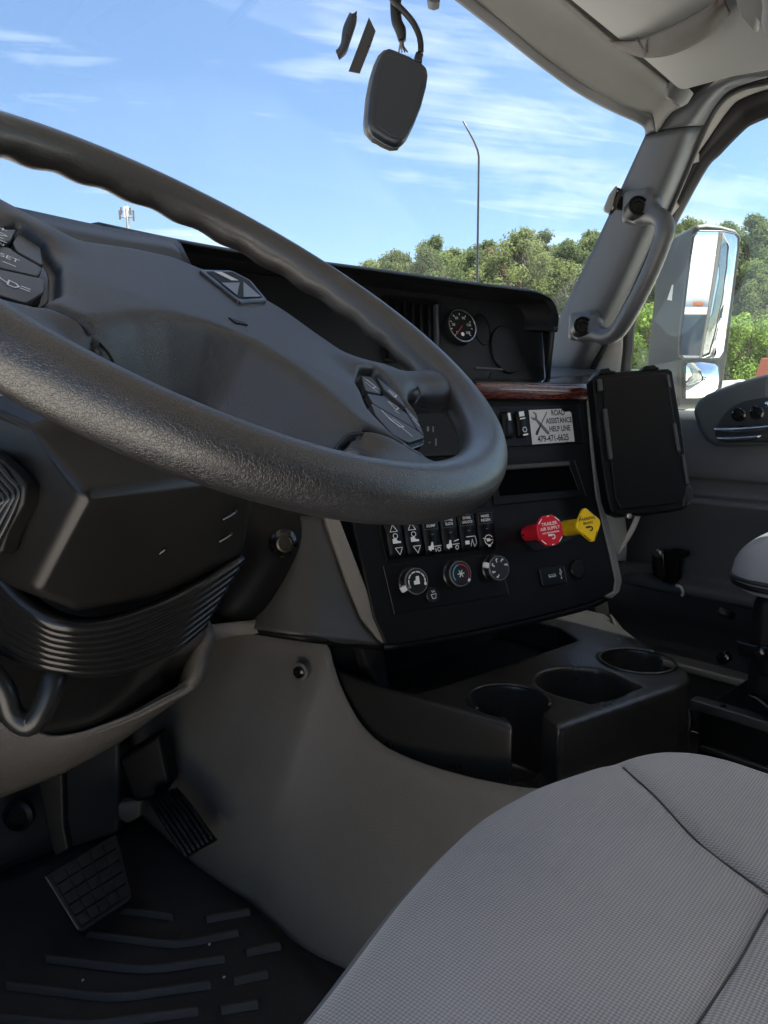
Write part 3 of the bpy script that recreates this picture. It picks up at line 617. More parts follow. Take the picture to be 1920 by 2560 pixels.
# shelf and wood strip
TL, TR, BL, BR = P(950, 990, 1.30), P(1480, 1003, 1.46), P(975, 1605, 1.19), P(1540, 1475, 1.43)
frC = fr3(BL, BR, TR)
frW = Fr(frC.at(1240, 998, .012), frC.u, (0, 0, 1))
woodm = mat('wood_trim', (.14, .035, .018), .16, coat=.8); _t = woodm.node_tree; _b = _t.nodes['Principled BSDF']
_c = N(_t, 'ShaderNodeTexCoord'); _mp = N(_t, 'ShaderNodeMapping'); _mp.inputs['Scale'].default_value = (4, 4, 30); L(_t, _c.outputs['Object'], _mp.inputs[0])
_n = N(_t, 'ShaderNodeTexNoise', i_Scale=9.0, i_Detail=8.0, i_Distortion=1.5); L(_t, _mp.outputs[0], _n.inputs['Vector'])
_r = N(_t, 'ShaderNodeValToRGB'); _r.color_ramp.elements[0].position = .35; _r.color_ramp.elements[0].color = (.035, .009, .008, 1); _r.color_ramp.elements[1].position = .68; _r.color_ramp.elements[1].color = (.125, .034, .024, 1)
L(_t, _n.outputs[0], _r.inputs[0]); L(_t, _r.outputs[0], _b.inputs['Base Color'])
wA = [frW.at(x, y, h) for x, y, h in ((1180, 998, .0), (1240, 998, .0), (1360, 999, .0), (1470, 1001, .0), (1482, 1000, -.012))]
wB = [frW.at(x, y, h) for x, y, h in ((1185, 975, .006), (1245, 975, .006), (1360, 978, .006), (1468, 982, .005), (1483, 982, -.012))]
wC = [frW.at(x, y, h) for x, y, h in ((1190, 957, .002), (1250, 959, .002), (1360, 962, .002), (1466, 966, .0), (1480, 966, -.014))]
wD = [p+np.array([.006, .016, .002]) for p in wC]
patch('wood_trim', [wA, wB, wC, wD], woodm, db, nu=4, nv=4, solid=.006)
sh0 = wD; sh2 = [PA(x, y, 'Y', Y) for x, y, Y in ((1200, 945, .96), (1250, 947, .955), (1365, 949, .93), (1440, 940, .96), (1486, 932, .98))]
patch('shelf', [sh0, [(a+b)/2+np.array([0, 0, .004]) for a, b in zip(sh0, sh2)], sh2], mat('shelf_gloss', (.02, .022, .025), .16, coat=.4), db, nu=4, nv=3, solid=.01)
patch('dash_top', [[PA(x, y, 'Y', Y) for x, y, Y in r] for r in ([(1300, 950, .96), (1365, 948, .94), (1440, 940, .96), (1492, 935, .96), (1530, 960, .93)], [(1330, 925, 1.1), (1375, 922, 1.1), (1440, 922, 1.1), (1490, 924, 1.08), (1550, 935, 1.03)], [(1300, 905, 1.35), (1375, 905, 1.33), (1440, 908, 1.3), (1490, 912, 1.27), (1600, 925, 1.2)])], mat('dash_top_satin', (.05, .055, .06), .30), db, nu=4, nv=4, solid=.01)
plate('trim_corner', frW, [(1469, 964), (1484, 968), (1488, 998), (1472, 1001)], .004, .03, mat('trim_light', (.34, .35, .36), .35), db, .003)
# ---- centre panel
cp = plate('switch_panel', frC, [(940, 970), (1466, 970), (1470, 1002), (1479, 1120), (1492, 1240), (1526, 1385), (1540, 1450), (1536, 1478), (1515, 1490), (1477, 1509), (1318, 1549), (1150, 1585), (1000, 1612), (965, 1612), (935, 1545), (880, 1300)], 0, .012, black, db, .004)
plate('panel_edge', frC, [(1470, 1003), (1486, 1003), (1494, 1157), (1518, 1288), (1547, 1408), (1556, 1452), (1550, 1480), (1530, 1497), (1515, 1490), (1536, 1478), (1540, 1450), (1526, 1385), (1492, 1240), (1479, 1120)], .004, .06, mat('edge_grey', (.16, .155, .15), .45, bump=('noise', 600, .5, .0008), var=.2, vscale=40), db, .003)
plate('side_bevel', frC, [(808, 1284), (845, 1284), (905, 1440), (962, 1586), (985, 1606), (972, 1614), (948, 1600), (905, 1545), (870, 1460)], -.004, .02, taupe, db, .003)
# grey side of the stack, going forward and down to the knee area
sA = [frC.at(x, y, -.012) for x, y in ((812, 1284), (870, 1450), (915, 1555), (965, 1614))]
sC = [P(690, 1284, 1.18), P(650, 1400, 1.18), P(600, 1500, 1.17), P(560, 1560, 1.16)]
sB = [P(760, 1290, 1.16), P(745, 1420, 1.14), P(735, 1520, 1.12), P(755, 1588, 1.10)]
patch('stack_side', [sA, sB, sC], mat('stack_side_grey', (.042, .039, .036), .5, bump=('vor', 600, .3, .0005), var=.15, vscale=8), db, nu=6, nv=6, solid=.012)
patch('stack_underside', [[sA[-1], (sA[-1]+sB[-1])/2, sB[-1], sC[-1]], [p+np.array([.05, .1, .0]) for p in (sA[-1], (sA[-1]+sB[-1])/2, sB[-1], sC[-1])]], black, db, nu=4, nv=3, solid=.01)
patch('panel_underside', [[frC.at(x, y, -.006) for x, y in ((965, 1612), (1150, 1586), (1318, 1550), (1477, 1510), (1536, 1480))], [frC.at(x, y, -.006)+np.array([.03, .20, .01]) for x, y in ((965, 1612), (1150, 1586), (1318, 1550), (1477, 1510), (1536, 1480))]], black, db, nu=4, nv=3, solid=.01)
# upper bezel with two rockers
def rim2(name, px, w, h, m, parent):
    uv = [frC.uv(x, y, h) for x, y in px]; return mark(name, frC, line2(uv, w, True), m, parent, h)
bz = plate('upper_bezel', frC, [(1150, 1014), (1448, 1014), (1461, 1108), (1160, 1122)], .003, .003, black2, db, .0015)
edgeline = mat('pale_edge', (.13, .13, .135), .4)  # pale grey for thin edge lines and small marks
def rocker(px, icon=None, lab=None, parent=db, h=.004, dark=False):
    uv = [frC.uv(x, y, h) for x, y in px]                     # TL TR BR BL
    tl, tr_, br, bl = uv; c = sum(uv)/4
    V = []; n = 7; prof = [.0, .0062, .0088, .0072, .0066, .0086, .0058]
    for i in range(n):
        t = i/(n-1); a = tl+(bl-tl)*t; b_ = tr_+(br-tr_)*t
        ins = .0
        for q, dz in ((0, -.003), (.04, 0), (.96, 0), (1, -.003)): V.append(frC.w(*(a+(b_-a)*q), h+prof[i]*.62+dz-(.002 if i in (0, n-1) else 0)))
    fs = [f[::-1] for f in grid_faces(n, 4)]
    o = mk('rocker_switch', V, fs, black2, parent, smooth=True, solid=.006); return o, c, (tr_-tl), (tl-bl)
icw = .0011
def poly_line(fr, pts, w, m, parent, h, name='icon', closed=True): return mark(name, fr, line2(pts, w, closed), m, parent, h)
frS = None
ro, c0, du, dv = rocker([(1286, 1026), (1309, 1025), (1316, 1094), (1293, 1096)])
mark('icon', frC, [[c0+(-.007, .012), c0+(.005, .013), c0+(.005, .022), c0+(-.007, .021)]]+line2([c0+(-.006, .008), c0+(.005, .009)], .002), wprint, ro, .0135)
mark('icon', frC, line2(arc2(*(c0+(.001, -.012)), .0045, 0, 360, 12), .0014)+line2([c0+(-.004, -.022), c0+(.006, -.021)], .003), wprint, ro, .0125)
ro, c0, du, dv = rocker([(1250, 1028), (1274, 1027), (1281, 1096), (1257, 1098)])
mark('icon', frC, [[c0+(.000, .006), c0+(.006, .006), c0+(.006, .02), c0+(.000, .02)]], wprint, ro, .0135)
# second bezel low behind the wheel
# row of six rockers
frame = plate('switch_frame', frC, [(944, 1300), (1232, 1270), (1246, 1376), (968, 1408)], .002, .002, black2, db, .001)
TLx, TRx, BLx, BRx = np.array([954, 1306.]), np.array([1229, 1277.]), np.array([972, 1399.]), np.array([1240, 1371.])
caps = [None, None, ('SUSP', 'DUMP'), ('5TH WHEEL', 'SLIDE'), ('5TH WHEEL', 'UNLOCK'), ('PARKED', 'REGEN')]
for k in range(6):
    a, b_ = k/6+.006, (k+1)/6-.006
    px = [TLx+(TRx-TLx)*a, TLx+(TRx-TLx)*b_, BLx+(BRx-BLx)*b_, BLx+(BRx-BLx)*a]
    ro, c, du, dv = rocker(px); Lu = np.linalg.norm(du); Lv = np.linalg.norm(dv); eu, ev = du/Lu, dv/Lv
    q = lambda x, y: c+eu*x*Lu+ev*y*Lv
    hA, hB, hC = .0100, .0095, .0100; rot = math.atan2(eu[1], eu[0])
    if k < 2:
        mark('arrow_up', frC, line2([q(-.26, .22), q(.16, .22), q(-.05, .41)], icw, True), wprint, ro, .0104)
        mark('arrow_down', frC, line2([q(-.16, -.22), q(.26, -.22), q(.05, -.41)], icw, True), wprint, ro, .0112)
        mark('icon', frC, [[q(-.22, -.1), q(.26, -.1), q(.26, -.05), q(.08, -.04), q(.02, .03), q(-.2, .03)]]+line2([q(x, y) for x, y in arc2(0, .1, .13, 0, 360, 10, .5)], icw*1.1), wprint, ro, .0102)
    else:
        mark('label_plate', frC, line2([q(-.4, .18), q(.4, .18), q(.4, .46), q(-.4, .46)], .0005, True), edgeline, ro, .0100)
        s1, s2 = caps[k]; text('lettering', s1, frC, *q(0, .38), .0064, wprint, ro, h=.0102, rot=rot, sx=min(1, 4.6/len(s1))*.98, bold=.00006)
        text('lettering', s2, frC, *q(0, .27), .0064, wprint, ro, h=.0108, rot=rot, sx=min(1, 5/len(s2)), bold=.00006)
        mark('tell_tale', frC, [[q(-.06, .03), q(.1, .03), q(.1, .05), q(-.06, .05)]], edgeline, ro, .0102)
        if k in (2, 3):
            mark('icon', frC, [[q(-.36, -.36), q(-.05, -.36), q(-.05, -.16), q(-.14, -.16), q(-.2, -.25), q(-.36, -.27)], arc2(*q(-.25, -.37), .0016, 0, 330, 8)]+line2([q(-.05, -.28), q(.4, -.28)], icw)+line2([q(x, y) for x, y in arc2(.24, -.37, .09, 0, 360, 8, .6)], icw)
                 + (line2([q(.12, -.2), q(.4, -.17)], icw*1.4) if k == 3 else line2([q(.05, -.34), q(.05, -.42)], icw*1.4)), wprint, ro, .0115)
        elif k == 4:
            mark('icon', frC, [[q(-.3, -.32), q(-.06, -.32), q(-.06, -.22), q(-.3, -.22)]]+line2([q(-.2, -.12), q(.3, -.12), q(.36, -.3), q(.2, -.4), q(.12, -.2), q(0, -.38)], icw), wprint, ro, .0115)
        else:
            mark('icon', frC, line2([q(x, y) for x, y in arc2(.02, -.26, .24, 30, 330, 12, .55)], icw*1.2)+[[q(-.1, -.3), q(.1, -.3), q(.1, -.22), q(-.1, -.22)], [q(-.06, -.44), q(.1, -.44), q(.1, -.38), q(-.06, -.38)]]+line2([q(-.3, -.2), q(.28, -.28)], icw), wprint, ro, .0115)
# climate sub-panel
climate = plate('climate_plate', frC, [(958, 1416), (1247, 1384), (1274, 1486), (986, 1535)], .0025, .0025, black2, db, .0012)
mark('panel_line', frC, line2([frC.uv(958, 1416, .0026), frC.uv(986, 1535, .0026)], .0009)+line2([frC.uv(1262, 1446, .0026), frC.uv(1272, 1486, .0026)], .0008), edgeline, climate, .0028)
knm = mat('knob_black', (.012, .012, .013), .3)
for kx, (x, y) in enumerate(((1042, 1453), (1152, 1434), (1249, 1420))):
    hk = .020; u, v = frC.uv(x, y, hk)
    kn = lathe('climate_knob', frC, u, v, [(.0245, .0), (.0245, .003), (.0225, .005), (.0215, hk-.002), (.0200, hk), (.001, hk)], knm, db, 32)
    lathe('knob_ring', frC, u, v, [(.0216, hk-.003), (.0218, hk-.001), (.0206, hk+.0004), (.0196, hk-.0002)], edgeline, kn, 32, cap=False)
    def A(r, a): return (u+r*math.cos(math.radians(a)), v+r*math.sin(math.radians(a)))
    if kx == 0:
        for j in range(6): mark('fan_mark', frC, line2([A(.0155, 190-j*36), A(.0155, 190-j*36-12), A(.0155, 190-j*36-24)], .0022), wprint, kn, hk+.0006)
        mark('icon', frC, [[A(0, 0)+np.array(p) for p in ((-.006, -.005), (.005, -.005), (.005, .008), (-.001, .008), (-.002, .002), (-.006, .001))]]+line2(arc2(*A(.0165, 205), .002, 0, 360, 8), .0008), wprint, kn, hk+.0006)
        mark('fan_icon', frC, [arc2(*A(.0165, -22), .0026, 0, 330, 8)], wprint, kn, hk+.0006)
        pa = 200
    elif kx == 1:
        for j in range(8): mark('cold_mark', frC, line2([A(.0155, 215-j*15), A(.0155, 215-j*15-9)], .0020), bprint, kn, hk+.0006)
        mark('warm_mark', frC, line2([A(.0155, 92-j*9) for j in range(15)], .0018), rprint, kn, hk+.0006)
        mark('snow_icon', frC, sum([line2([A(.001, j*60), A(.006, j*60)], .0018) for j in range(6)], []), wprint, kn, hk+.0006); pa = -42
    else:
        for j in range(6): mark('air_icon', frC, line2([A(.012, 250-j*46), A(.0165, 246-j*46)], .0024)+[arc2(*A(.0165, 240-j*46), .0017, 0, 320, 7)], wprint, kn, hk+.0006)
        pa = 160
    a = math.radians(pa); c2, s2 = math.cos(a), math.sin(a)
    q2 = lambda r, t: (u+r*c2-t*s2, v+r*s2+t*c2)
    if kx != 1: plate_uv('pointer', frC, [q2(.0205, -.0045), q2(.030, -.0045), q2(.030, .0045), q2(.0205, .0045)], hk-.001, .008, wprint, kn, .001)
    else: plate_uv('pointer', frC, [q2(.0175, -.003), q2(.022, -.003), q2(.022, .003), q2(.0175, .003)], hk+.001, .003, wprint, kn, .001)
du_, dv_ = frC.uv(1083, 1487, .006)
bt = lathe('defrost_button', frC, du_, dv_, [(.013, .002), (.013, .006), (.012, .007), (.001, .007)], knm, db, 20)
mark('icon', frC, line2([(du_-.005, dv_+.001), (du_+.005, dv_+.001), (du_+.003, dv_-.006), (du_-.003, dv_-.006)], .0012, True)+line2([(du_-.003, dv_+.007), (du_-.001, dv_+.004)], .0012)+line2([(du_+.001, dv_+.007), (du_+.003, dv_+.004)], .0012), wprint, bt, .0078)
# storage slot
slot = plate('slot_frame', frC, [(1225, 1162), (1434, 1148), (1466, 1241), (1237, 1264)], .004, .004, black, db, .002)
op = [(1243, 1177), (1424, 1165), (1446, 1224), (1250, 1240)]
uvs = [frC.uv(x, y, .0045) for x, y in op]
prism('slot_shade', [frC.w(a, b_, .0045) for a, b_ in uvs], -frC.n*.002, mat('slot_shade_black', (.0015, .0015, .002), .8, spec=.03), slot)  # flat black sheet painted as the shade inside the slot, no real recess
plate('slot_lip', frC, [(1240, 1164), (1425, 1152), (1427, 1164), (1240, 1176)], .012, .008, darkpl, slot, .002)
mark('slot_edge', frC, line2([frC.uv(1424, 1166, .006), frC.uv(1446, 1224, .006)], .0009)+line2([frC.uv(1436, 1150, .006), frC.uv(1466, 1241, .006)], .0008), edgeline, slot, .0062)
# brake valves
oval = [frC.uv(x, y, .003) for x, y in ((1300, 1310), (1418, 1290), (1440, 1350), (1326, 1385))]
vp_ = plate_uv('valve_plate', frC, rp(oval, .03, 6), .003, .003, black2, db, .0014)
ov2 = [frC.uv(x, y, .0032) for x, y in ((1307, 1316), (1414, 1297), (1433, 1347), (1328, 1377))]
prism('valve_recess', [frC.w(a, b_, .0036) for a, b_ in rp(ov2, .026, 6)], -frC.n*.001, mat('recess_black', (.004, .004, .005), .5), vp_)
def valve(name, lab, stem, head, m, pm, shape, lines):
    b0 = frC.at(*stem, .004); hN = .085; hc = frC.at(*head, hN); ax = nrm(hc-b0)
    frK = Fr(hc, nrm(frC.u-ax*np.dot(frC.u, ax)), frC.v)
    L_ = np.linalg.norm(hc-b0)
    k = lathe(name, frK, 0, 0, [(.0145, -L_), (.0145, -.024), (.0175, -.014), (.018, -.008), (.012, -.006)], m, db, 24); k['label'] = lab
    if shape == 'oct': uv = [(.0262*math.cos(math.radians(22.5+45*j)), .0285*math.sin(math.radians(22.5+45*j))) for j in range(8)]
    else: uv = rp([(0, .034), (.028, .003), (.005, -.034), (-.026, .0)], .009, 4)
    plate_uv('knob_head', frK, uv if shape != 'oct' else rp(uv, .004, 2), 0, .011, m, k, .0025, seg=3)
    plate_uv('stem_notch', frK, [(-.016, .001), (-.0135, .001), (-.0135, -.003), (-.016, -.003)], -L_+.012, .01, kprint, k, 0)
    y = .0115
    for s_, sz in lines: text('lettering', s_, frK, 0, y, sz, pm, k, h=.0004, sx=1.0, bold=.00012); y -= sz*.98
    mark('emblem', frK, [[(-.006, y+.001), (.002, y+.001), (.002, y-.003), (-.006, y-.002)]]+line2(arc2(.003, y-.004, .0035, -120, 120, 8), .0022), pm, k, .0004)
    if shape == 'oct':
        for j in range(8):
            if j % 2 == 0 or True:
                a = math.radians(45*j+ 45); 
                if j in (0, 2, 4, 6): mark('edge_print', frK, line2([(.0235*math.cos(a-.2), .0255*math.sin(a-.2)), (.0235*math.cos(a+.2), .0255*math.sin(a+.2))], .0016), pm, k, .0004)
        for s_ in (1, -1): mark('edge_print', frK, [[(-.002, s_*.0235), (.002, s_*.0235), (.002, s_*.0255), (-.002, s_*.0255)]], pm, k, .0004)
    else:
        for a, b_ in (((.006, .026), (.016, .015)), ((.014, -.014), (.007, -.027)), ((-.016, .011), (-.010, .019)), ((-.012, -.016), (-.004, -.026))): mark('edge_print', frK, line2([a, b_], .0013), pm, k, .0004)
    return k
valve('trailer_valve_knob', 'red octagonal trailer air supply knob', (1322, 1341), (1376, 1326), redp, mat('pale_print', (.9, .8, .8), .6), 'oct', (('TRAILER', .0080), ('AIR SUPPLY', .0074), ('NOT FOR PARKING', .0036)))
valve('parking_valve_knob', 'yellow diamond shaped parking brake knob', (1416, 1332), (1471, 1313), yelp, kprint, 'dia', (('PARKING', .0076), ('BRAKE', .0066)))
# usb socket and power cap
us = plate('usb_socket', frC, [(1347, 1420), (1408, 1412), (1418, 1458), (1358, 1467)], .004, .004, black2, db, .0015, r=.004)
mark('socket_edge', frC, line2([frC.uv(1349, 1424, .0045), frC.uv(1358, 1463, .0045)], .0007)+line2([frC.uv(1409, 1416, .0045), frC.uv(1417, 1454, .0045)], .0008), edgeline, us, .0047)
plate('port', frC, [(1372, 1437), (1389, 1434), (1391, 1441), (1374, 1444)], .0055, .002, mat('port_metal', (.6, .58, .52), .3, metal=.8), us, .0004)
plate('port_tongue', frC, [(1374, 1437.5), (1388, 1435), (1388.6, 1438), (1374.6, 1440)], .006, .0005, kprint, us, 0)
uu, vv = frC.uv(1402, 1434, .0048); mark('usb_symbol', frC, line2([(uu, vv-.008), (uu, vv+.007)], .0010)+line2([(uu-.0025, vv+.003), (uu-.0025, vv), (uu, vv-.003)], .0009)+line2([(uu+.0025, vv+.005), (uu+.0025, vv+.002), (uu, vv-.001)], .0009)+[arc2(uu, vv-.008, .0016, 0, 330, 8), [(uu-.002, vv+.006), (uu+.002, vv+.006), (uu, vv+.010)]], wprint, us, .0048)
lathe('power_socket_cap', frC, *frC.uv(1448, 1423, .006), [(.0185, .0), (.0185, .004), (.017, .006), (.0155, .0062), (.015, .005), (.001, .005)], black2, db, 28)
# ---- sticker
st = thing('help_line_sticker', 'pale grey road assistance sticker with wrench and screwdriver on the dash panel', 'sticker', tuple(frC.at(1380, 1066, .004)))
so = [frC.uv(x, y, .0048) for x, y in ((1322, 1025.5), (1403, 1022), (1407, 1028), (1413, 1030), (1423, 1028.5), (1428, 1032), (1436.5, 1103.5), (1419, 1104.5), (1418, 1102), (1416, 1105), (1331, 1111))]
prism('sheet', [frC.w(a, b_, .0050) for a, b_ in so], -frC.n*.0008, stick, st)
us0, us1 = frC.uv(1331, 1110, .005), frC.uv(1436, 1103, .005); sro = math.atan2(*(us1-us0)[::-1]); sw = np.linalg.norm(us1-us0)
def ST(x, y): return frC.uv(1220+x/4.879, 980+y/4.881, .0052)
for s_, x, y, sz, w in (('ROAD', 852, 255, .0150, .80), ('ASSISTANCE', 865, 350, .0145, .80), ('HELP LINE', 875, 448, .0145, .80), ('479-471-6625', 797, 566, .0170, .80)):
    text('lettering', s_, frC, *ST(x, y), sz, kprint, st, h=.0056, rot=sro*.6, sx=w, bold=.00035)
wr = [ST(x, y) for x, y in ((535, 250), (560, 243), (590, 262), (597, 300), (600, 330), (640, 372), (745, 488), (748, 510), (735, 522), (718, 515), (612, 395), (580, 350), (550, 345), (527, 318), (523, 300), (555, 318), (572, 312), (575, 285), (562, 262))]
mark('wrench', frC, [wr], mat('tool_grey', (.10, .10, .11), .5), st, .0055)
mark('screwdriver', frC, [[ST(x, y) for x, y in ((712, 240), (721, 245), (660, 375), (648, 372))], [ST(x, y) for x, y in ((645, 372), (658, 380), (640, 430), (605, 525), (590, 530), (577, 515), (585, 480), (625, 415))]], kprint, st, .0057)
# ================================================================ STEERING WHEEL
wc = np.array([.28368, .48537, 2.22579]); wn = nrm([.15389, -.54867, .82176])
_u = nrm(np.cross([0, 0, 1.], wn)); _v = np.cross(wn, _u); _a = math.radians(36)
frH = Fr(wc, math.cos(_a)*_u-math.sin(_a)*_v, math.sin(_a)*_u+math.cos(_a)*_v)
sw_ = thing('steering_wheel', 'large black leather grained truck steering wheel, turned to the right', 'steering wheel', tuple(wc))
RW, rW = .2286, .0176
V = []; nt_, np_ = 240, 28
for i in range(nt_):
    th = 2*math.pi*i/nt_; dth = math.degrees(th); up_w = max(0.0, min(1.0, (dth-15)/12))*max(0.0, min(1.0, (165-dth)/12))
    for j in range(np_):
        ph = 2*math.pi*j/np_; cr, cz = math.cos(ph), math.sin(ph)
        rr = rW*(1+.05*cr*cr)
        inner = max(0.0, -cr*.45-cz*.9)**2; rr += .0013*up_w*inner*(math.cos(th*31)-.1)
        rad = RW+rr*cr; V.append(frH.w(rad*math.cos(th), rad*math.sin(th), rr*cz))
fs = []
for i in range(nt_):
    for j in range(np_):
        a, b = i*np_+j, i*np_+(j+1) % np_; c, d = ((i+1) % nt_)*np_+(j+1) % np_, ((i+1) % nt_)*np_+j; fs.append((a, d, c, b))
rim = mk('rim', V, fs, leather, sw_, smooth=True)
# hub cover and spokes as one moulded body
half = [(0, .046), (.03, .042), (.06, .020), (.09, -.008), (.112, -.020), (.138, -.022), (.152, -.045), (.157, -.085), (.150, -.125), (.132, -.152), (.100, -.160), (.084, -.153), (.073, -.143), (.060, -.122), (.040, -.106), (.015, -.093), (0, -.090)]
poly = half+[(-x, y) for x, y in half[1:-1]][::-1]
padR = [(.113, -.045), (.126, -.036), (.142, -.062), (.151, -.090), (.146, -.120), (.122, -.143), (.108, -.140), (.100, -.115), (.103, -.075)]
padL = [(-x, y) for x, y in padR]
def hub(X, Y, Z):
    ax = np.abs(X); Yh = Y-.020*np.clip((X-.015)/.05, 0, 1)*np.clip((Y+.09)/.06, 0, 1); d2 = polysdf(ax, Yh, [(max(x, -.02) if x > 0 else -.02, y) for x, y in half])
    zt = .010-.007*np.clip(ax/.13, 0, 1)**2-.055*np.clip(Y+.09, 0, 1)
    wd = np.where(Y < -.02, np.clip((.095-ax)/.03, 0, 1)*.7, .25*np.clip((.1-ax)/.04, 0, 1))
    a = smax(d2-np.maximum(zt-Z, 0)*wd, Z-zt, .008); a = smax(a, -.048-Z, .015); a = smax(a, np.hypot(ax, Y)-.188, .02)
    us = capsdf(ax, Y, Z, (.118, -.038, -.006), (.226, .022, -.004), .020, .017, (1, 1, .62))
    us2 = capsdf(ax, Y, Z, (.20, .004, -.003), (.222, .045, -.003), .014, .010, (1, 1, .8))
    ls = capsdf(ax, Y, Z, (.108, -.150, -.008), (.110, -.186, -.003), .022, .020, (1.25, 1, .5))
    ls2 = capsdf(ax, Y, Z, (.075, -.203, -.003), (.165, -.150, -.003), .011, .011, (1, 1, .75))
    s = smin(smin(us, us2, .02), smin(ls, ls2, .02), .01); a = smin(a, s, .02)
    pd = polysdf(ax, np.where(X < 0, Y+.010, Y), padR); rec = smax(pd-.0035, -(Z+.004), .004); a = smax(a, -rec, .004)
    seam = np.abs(polysdf(ax, Y, [(.06, -.165), (.085, -.150), (.105, -.149), (.125, -.156), (.15, -.15), (.15, -.3), (.06, -.3)]))-.0011
    a = np.maximum(a, -np.maximum(seam, -(Z+.012)))
    return a
hv, hf = snet(hub, (-.245, -.235, -.085), (.245, .07, .03), .0021)
hubo = mk('hub_cover', [frH.w(*p) for p in hv], hf, leather2, sw_, smooth=True)
_sm = hubo.modifiers.new('smooth', 'SMOOTH'); _sm.factor = .5; _sm.iterations = 10
# button pads
def pad(side):
    pol = padR if side > 0 else padL; dy = 0 if side > 0 else -.010; q = lambda pts: [(x*side, y+dy) for x, y in pts]; pol = [(x, y+dy) for x, y in pol]
    fr_ = plate_uv('button_frame', frH, rp(pol, .006, 3), -.0022, .004, gloss, sw_, .0012)
    pieces = [[(.1115, -.048), (.1245, -.040), (.1255, -.060), (.122, -.070), (.1075, -.076)],
              [(.1258, -.040), (.1395, -.062), (.1395, -.083), (.1265, -.064)],
              [(.1075, -.079), (.1215, -.073), (.1265, -.068), (.1395, -.088), (.140, -.110), (.1085, -.094)],
              [(.1412, -.066), (.1485, -.088), (.1452, -.114), (.1415, -.108)],
              [(.1055, -.096), (.1395, -.1135), (.1435, -.119), (.122, -.1395), (.1105, -.137), (.104, -.115)]]
    hs_ = (.0022, .0040, .0020, .0014, .0026)
    out = []
    for pc, h_ in zip(pieces, hs_): out.append(plate_uv('button', frH, q(rp(pc, .0022, 2)), h_, .006, btn, fr_, .0007))
    return out
bR = pad(1); bL = pad(-1)
iw = .00085
for bt_, pts, h_ in ((bR[0], [[(.113, -.052), (.122, -.063)], [(.112, -.060), (.119, -.069)], [(.115, -.053), (.1205, -.0605), (.116, -.0665)]], .0026),
                     (bR[1], [[(.130, -.062), (.136, -.066), (.133, -.071), (.130, -.062)]], .0044), (bR[2], [[(.1255, -.079), (.133, -.084), (.129, -.090), (.1255, -.079)], [(.127, -.0925), (.130, -.094)]], .0024),
                     (bR[3], [[(.143, -.086), (.146, -.093)], [(.1425, -.093), (.1455, -.101)]], .0018),
                     (bR[4], [[(.112, -.103), (.1165, -.115), (.123, -.119), (.129, -.128)], [(.116, -.111), (.121, -.120), (.126, -.117), (.119, -.110)]], .0030),
                     (bL[4], [[(-.1375, -.1185), (-.131, -.1185)], [(-.1375, -.1215), (-.131, -.1215)], [(-.129, -.117), (-.126, -.116), (-.1245, -.119), (-.126, -.123), (-.129, -.123), (-.129, -.117)], [(-.1245, -.119), (-.1205, -.122)], [(-.1205, -.1175), (-.117, -.1185), (-.1155, -.121), (-.117, -.124), (-.1205, -.124), (-.1205, -.1175)], [(-.1145, -.119), (-.1105, -.119)], [(-.1145, -.122), (-.1105, -.122)]], .0030),
                     (bL[1], [[(-.136, -.070), (-.128, -.070)], arc2(-.132, -.062, .004, 40, 300, 10), [(-.132, -.062), (-.129, -.060)], [(-.134, -.051), (-.130, -.051)], [(-.132, -.053), (-.132, -.049)]], .0044),
                     (bL[2], [[(-.126, -.094), (-.120, -.094)]], .0024)):
    dyi = -.010 if bt_ in bL else 0
    mark('icon', frH, sum([line2([(a_[0], a_[1]+dyi) for a_ in p], iw) for p in pts], []), wprint, bt_, h_)
for s_, b_, u, v, sz, h_ in (('SET', bL[2], -.124, -.0955, .0075, .0024), ('OFF', bL[3], -.1445, -.102, .0052, .0018), ('ON', bL[1], -.1315, -.0855, .005, .0044)):
    text('lettering', s_, frH, u, v, sz, wprint, b_, h=h_, sx=.85)
# moulding seams in the cover
for pts in ([(834, 1126), (846, 1110), (870, 1089), (910, 1085), (956, 1085)], [(129, 787), (196, 818), (240, 850), (272, 885), (282, 905)], [(1003, 924), (1030, 950), (1050, 983), (1034, 1014)]):
    tube('cover_seam', [frH.at(x, y, -.002 if x < 400 else .003) for x, y in pts], .0009, black, sw_, 6, smooth_n=4)
# emblem: bevelled diamond frame with a dark road shape
frE = Fr(frH.w(0, -.09, .0102), frH.u, frH.v-frH.n*.055)
eu = [frE.uv(x, y, .002) for x, y in ((497, 672), (577, 674), (628, 700), (670, 750), (600, 754))]
emb = plate_uv('emblem', frE, rp(eu, .003, 2), .0018, .006, mat('emblem_frame', (.04, .043, .047), .3, metal=.5), sw_, .0012)
c_ = sum(eu)/len(eu); ins = [c_+(p-c_)*.82 for p in eu]; he = .0018
mark('emblem_field', frE, [ins], mat('emblem_dark', (.006, .0065, .008), .6, spec=.2), emb, he+.0004)
i0, i1, i2, i3, i4 = ins
mark('emblem_road', frE, [[i0+(i4-i0)*.45, i4+(i0-i4)*.08, c_+(i4-c_)*.25, c_+(i2-c_)*.12], [i4+(i3-i4)*.15, i3+(i4-i3)*.1, c_+(i2-c_)*.45]], mat('emblem_grey', (.16, .17, .18), .4), emb, he+.0008)
mark('emblem_letters', frE, sum([line2([i0+(i1-i0)*.25+(i3-i0)*.02+(i2-i1)*t*.9, i0+(i1-i0)*.5+(i3-i0)*.0+(i2-i1)*t*.9+(.0015, 0)], .0014) for t in np.linspace(.05, 1.0, 8)], []), wprint, emb, he+.0008)
plate_uv('pad_slot', frE, [frE.uv(x, y, .0006) for x, y in ((572, 793), (612, 806), (620, 812), (590, 806))], .0006, .002, black, sw_, 0)
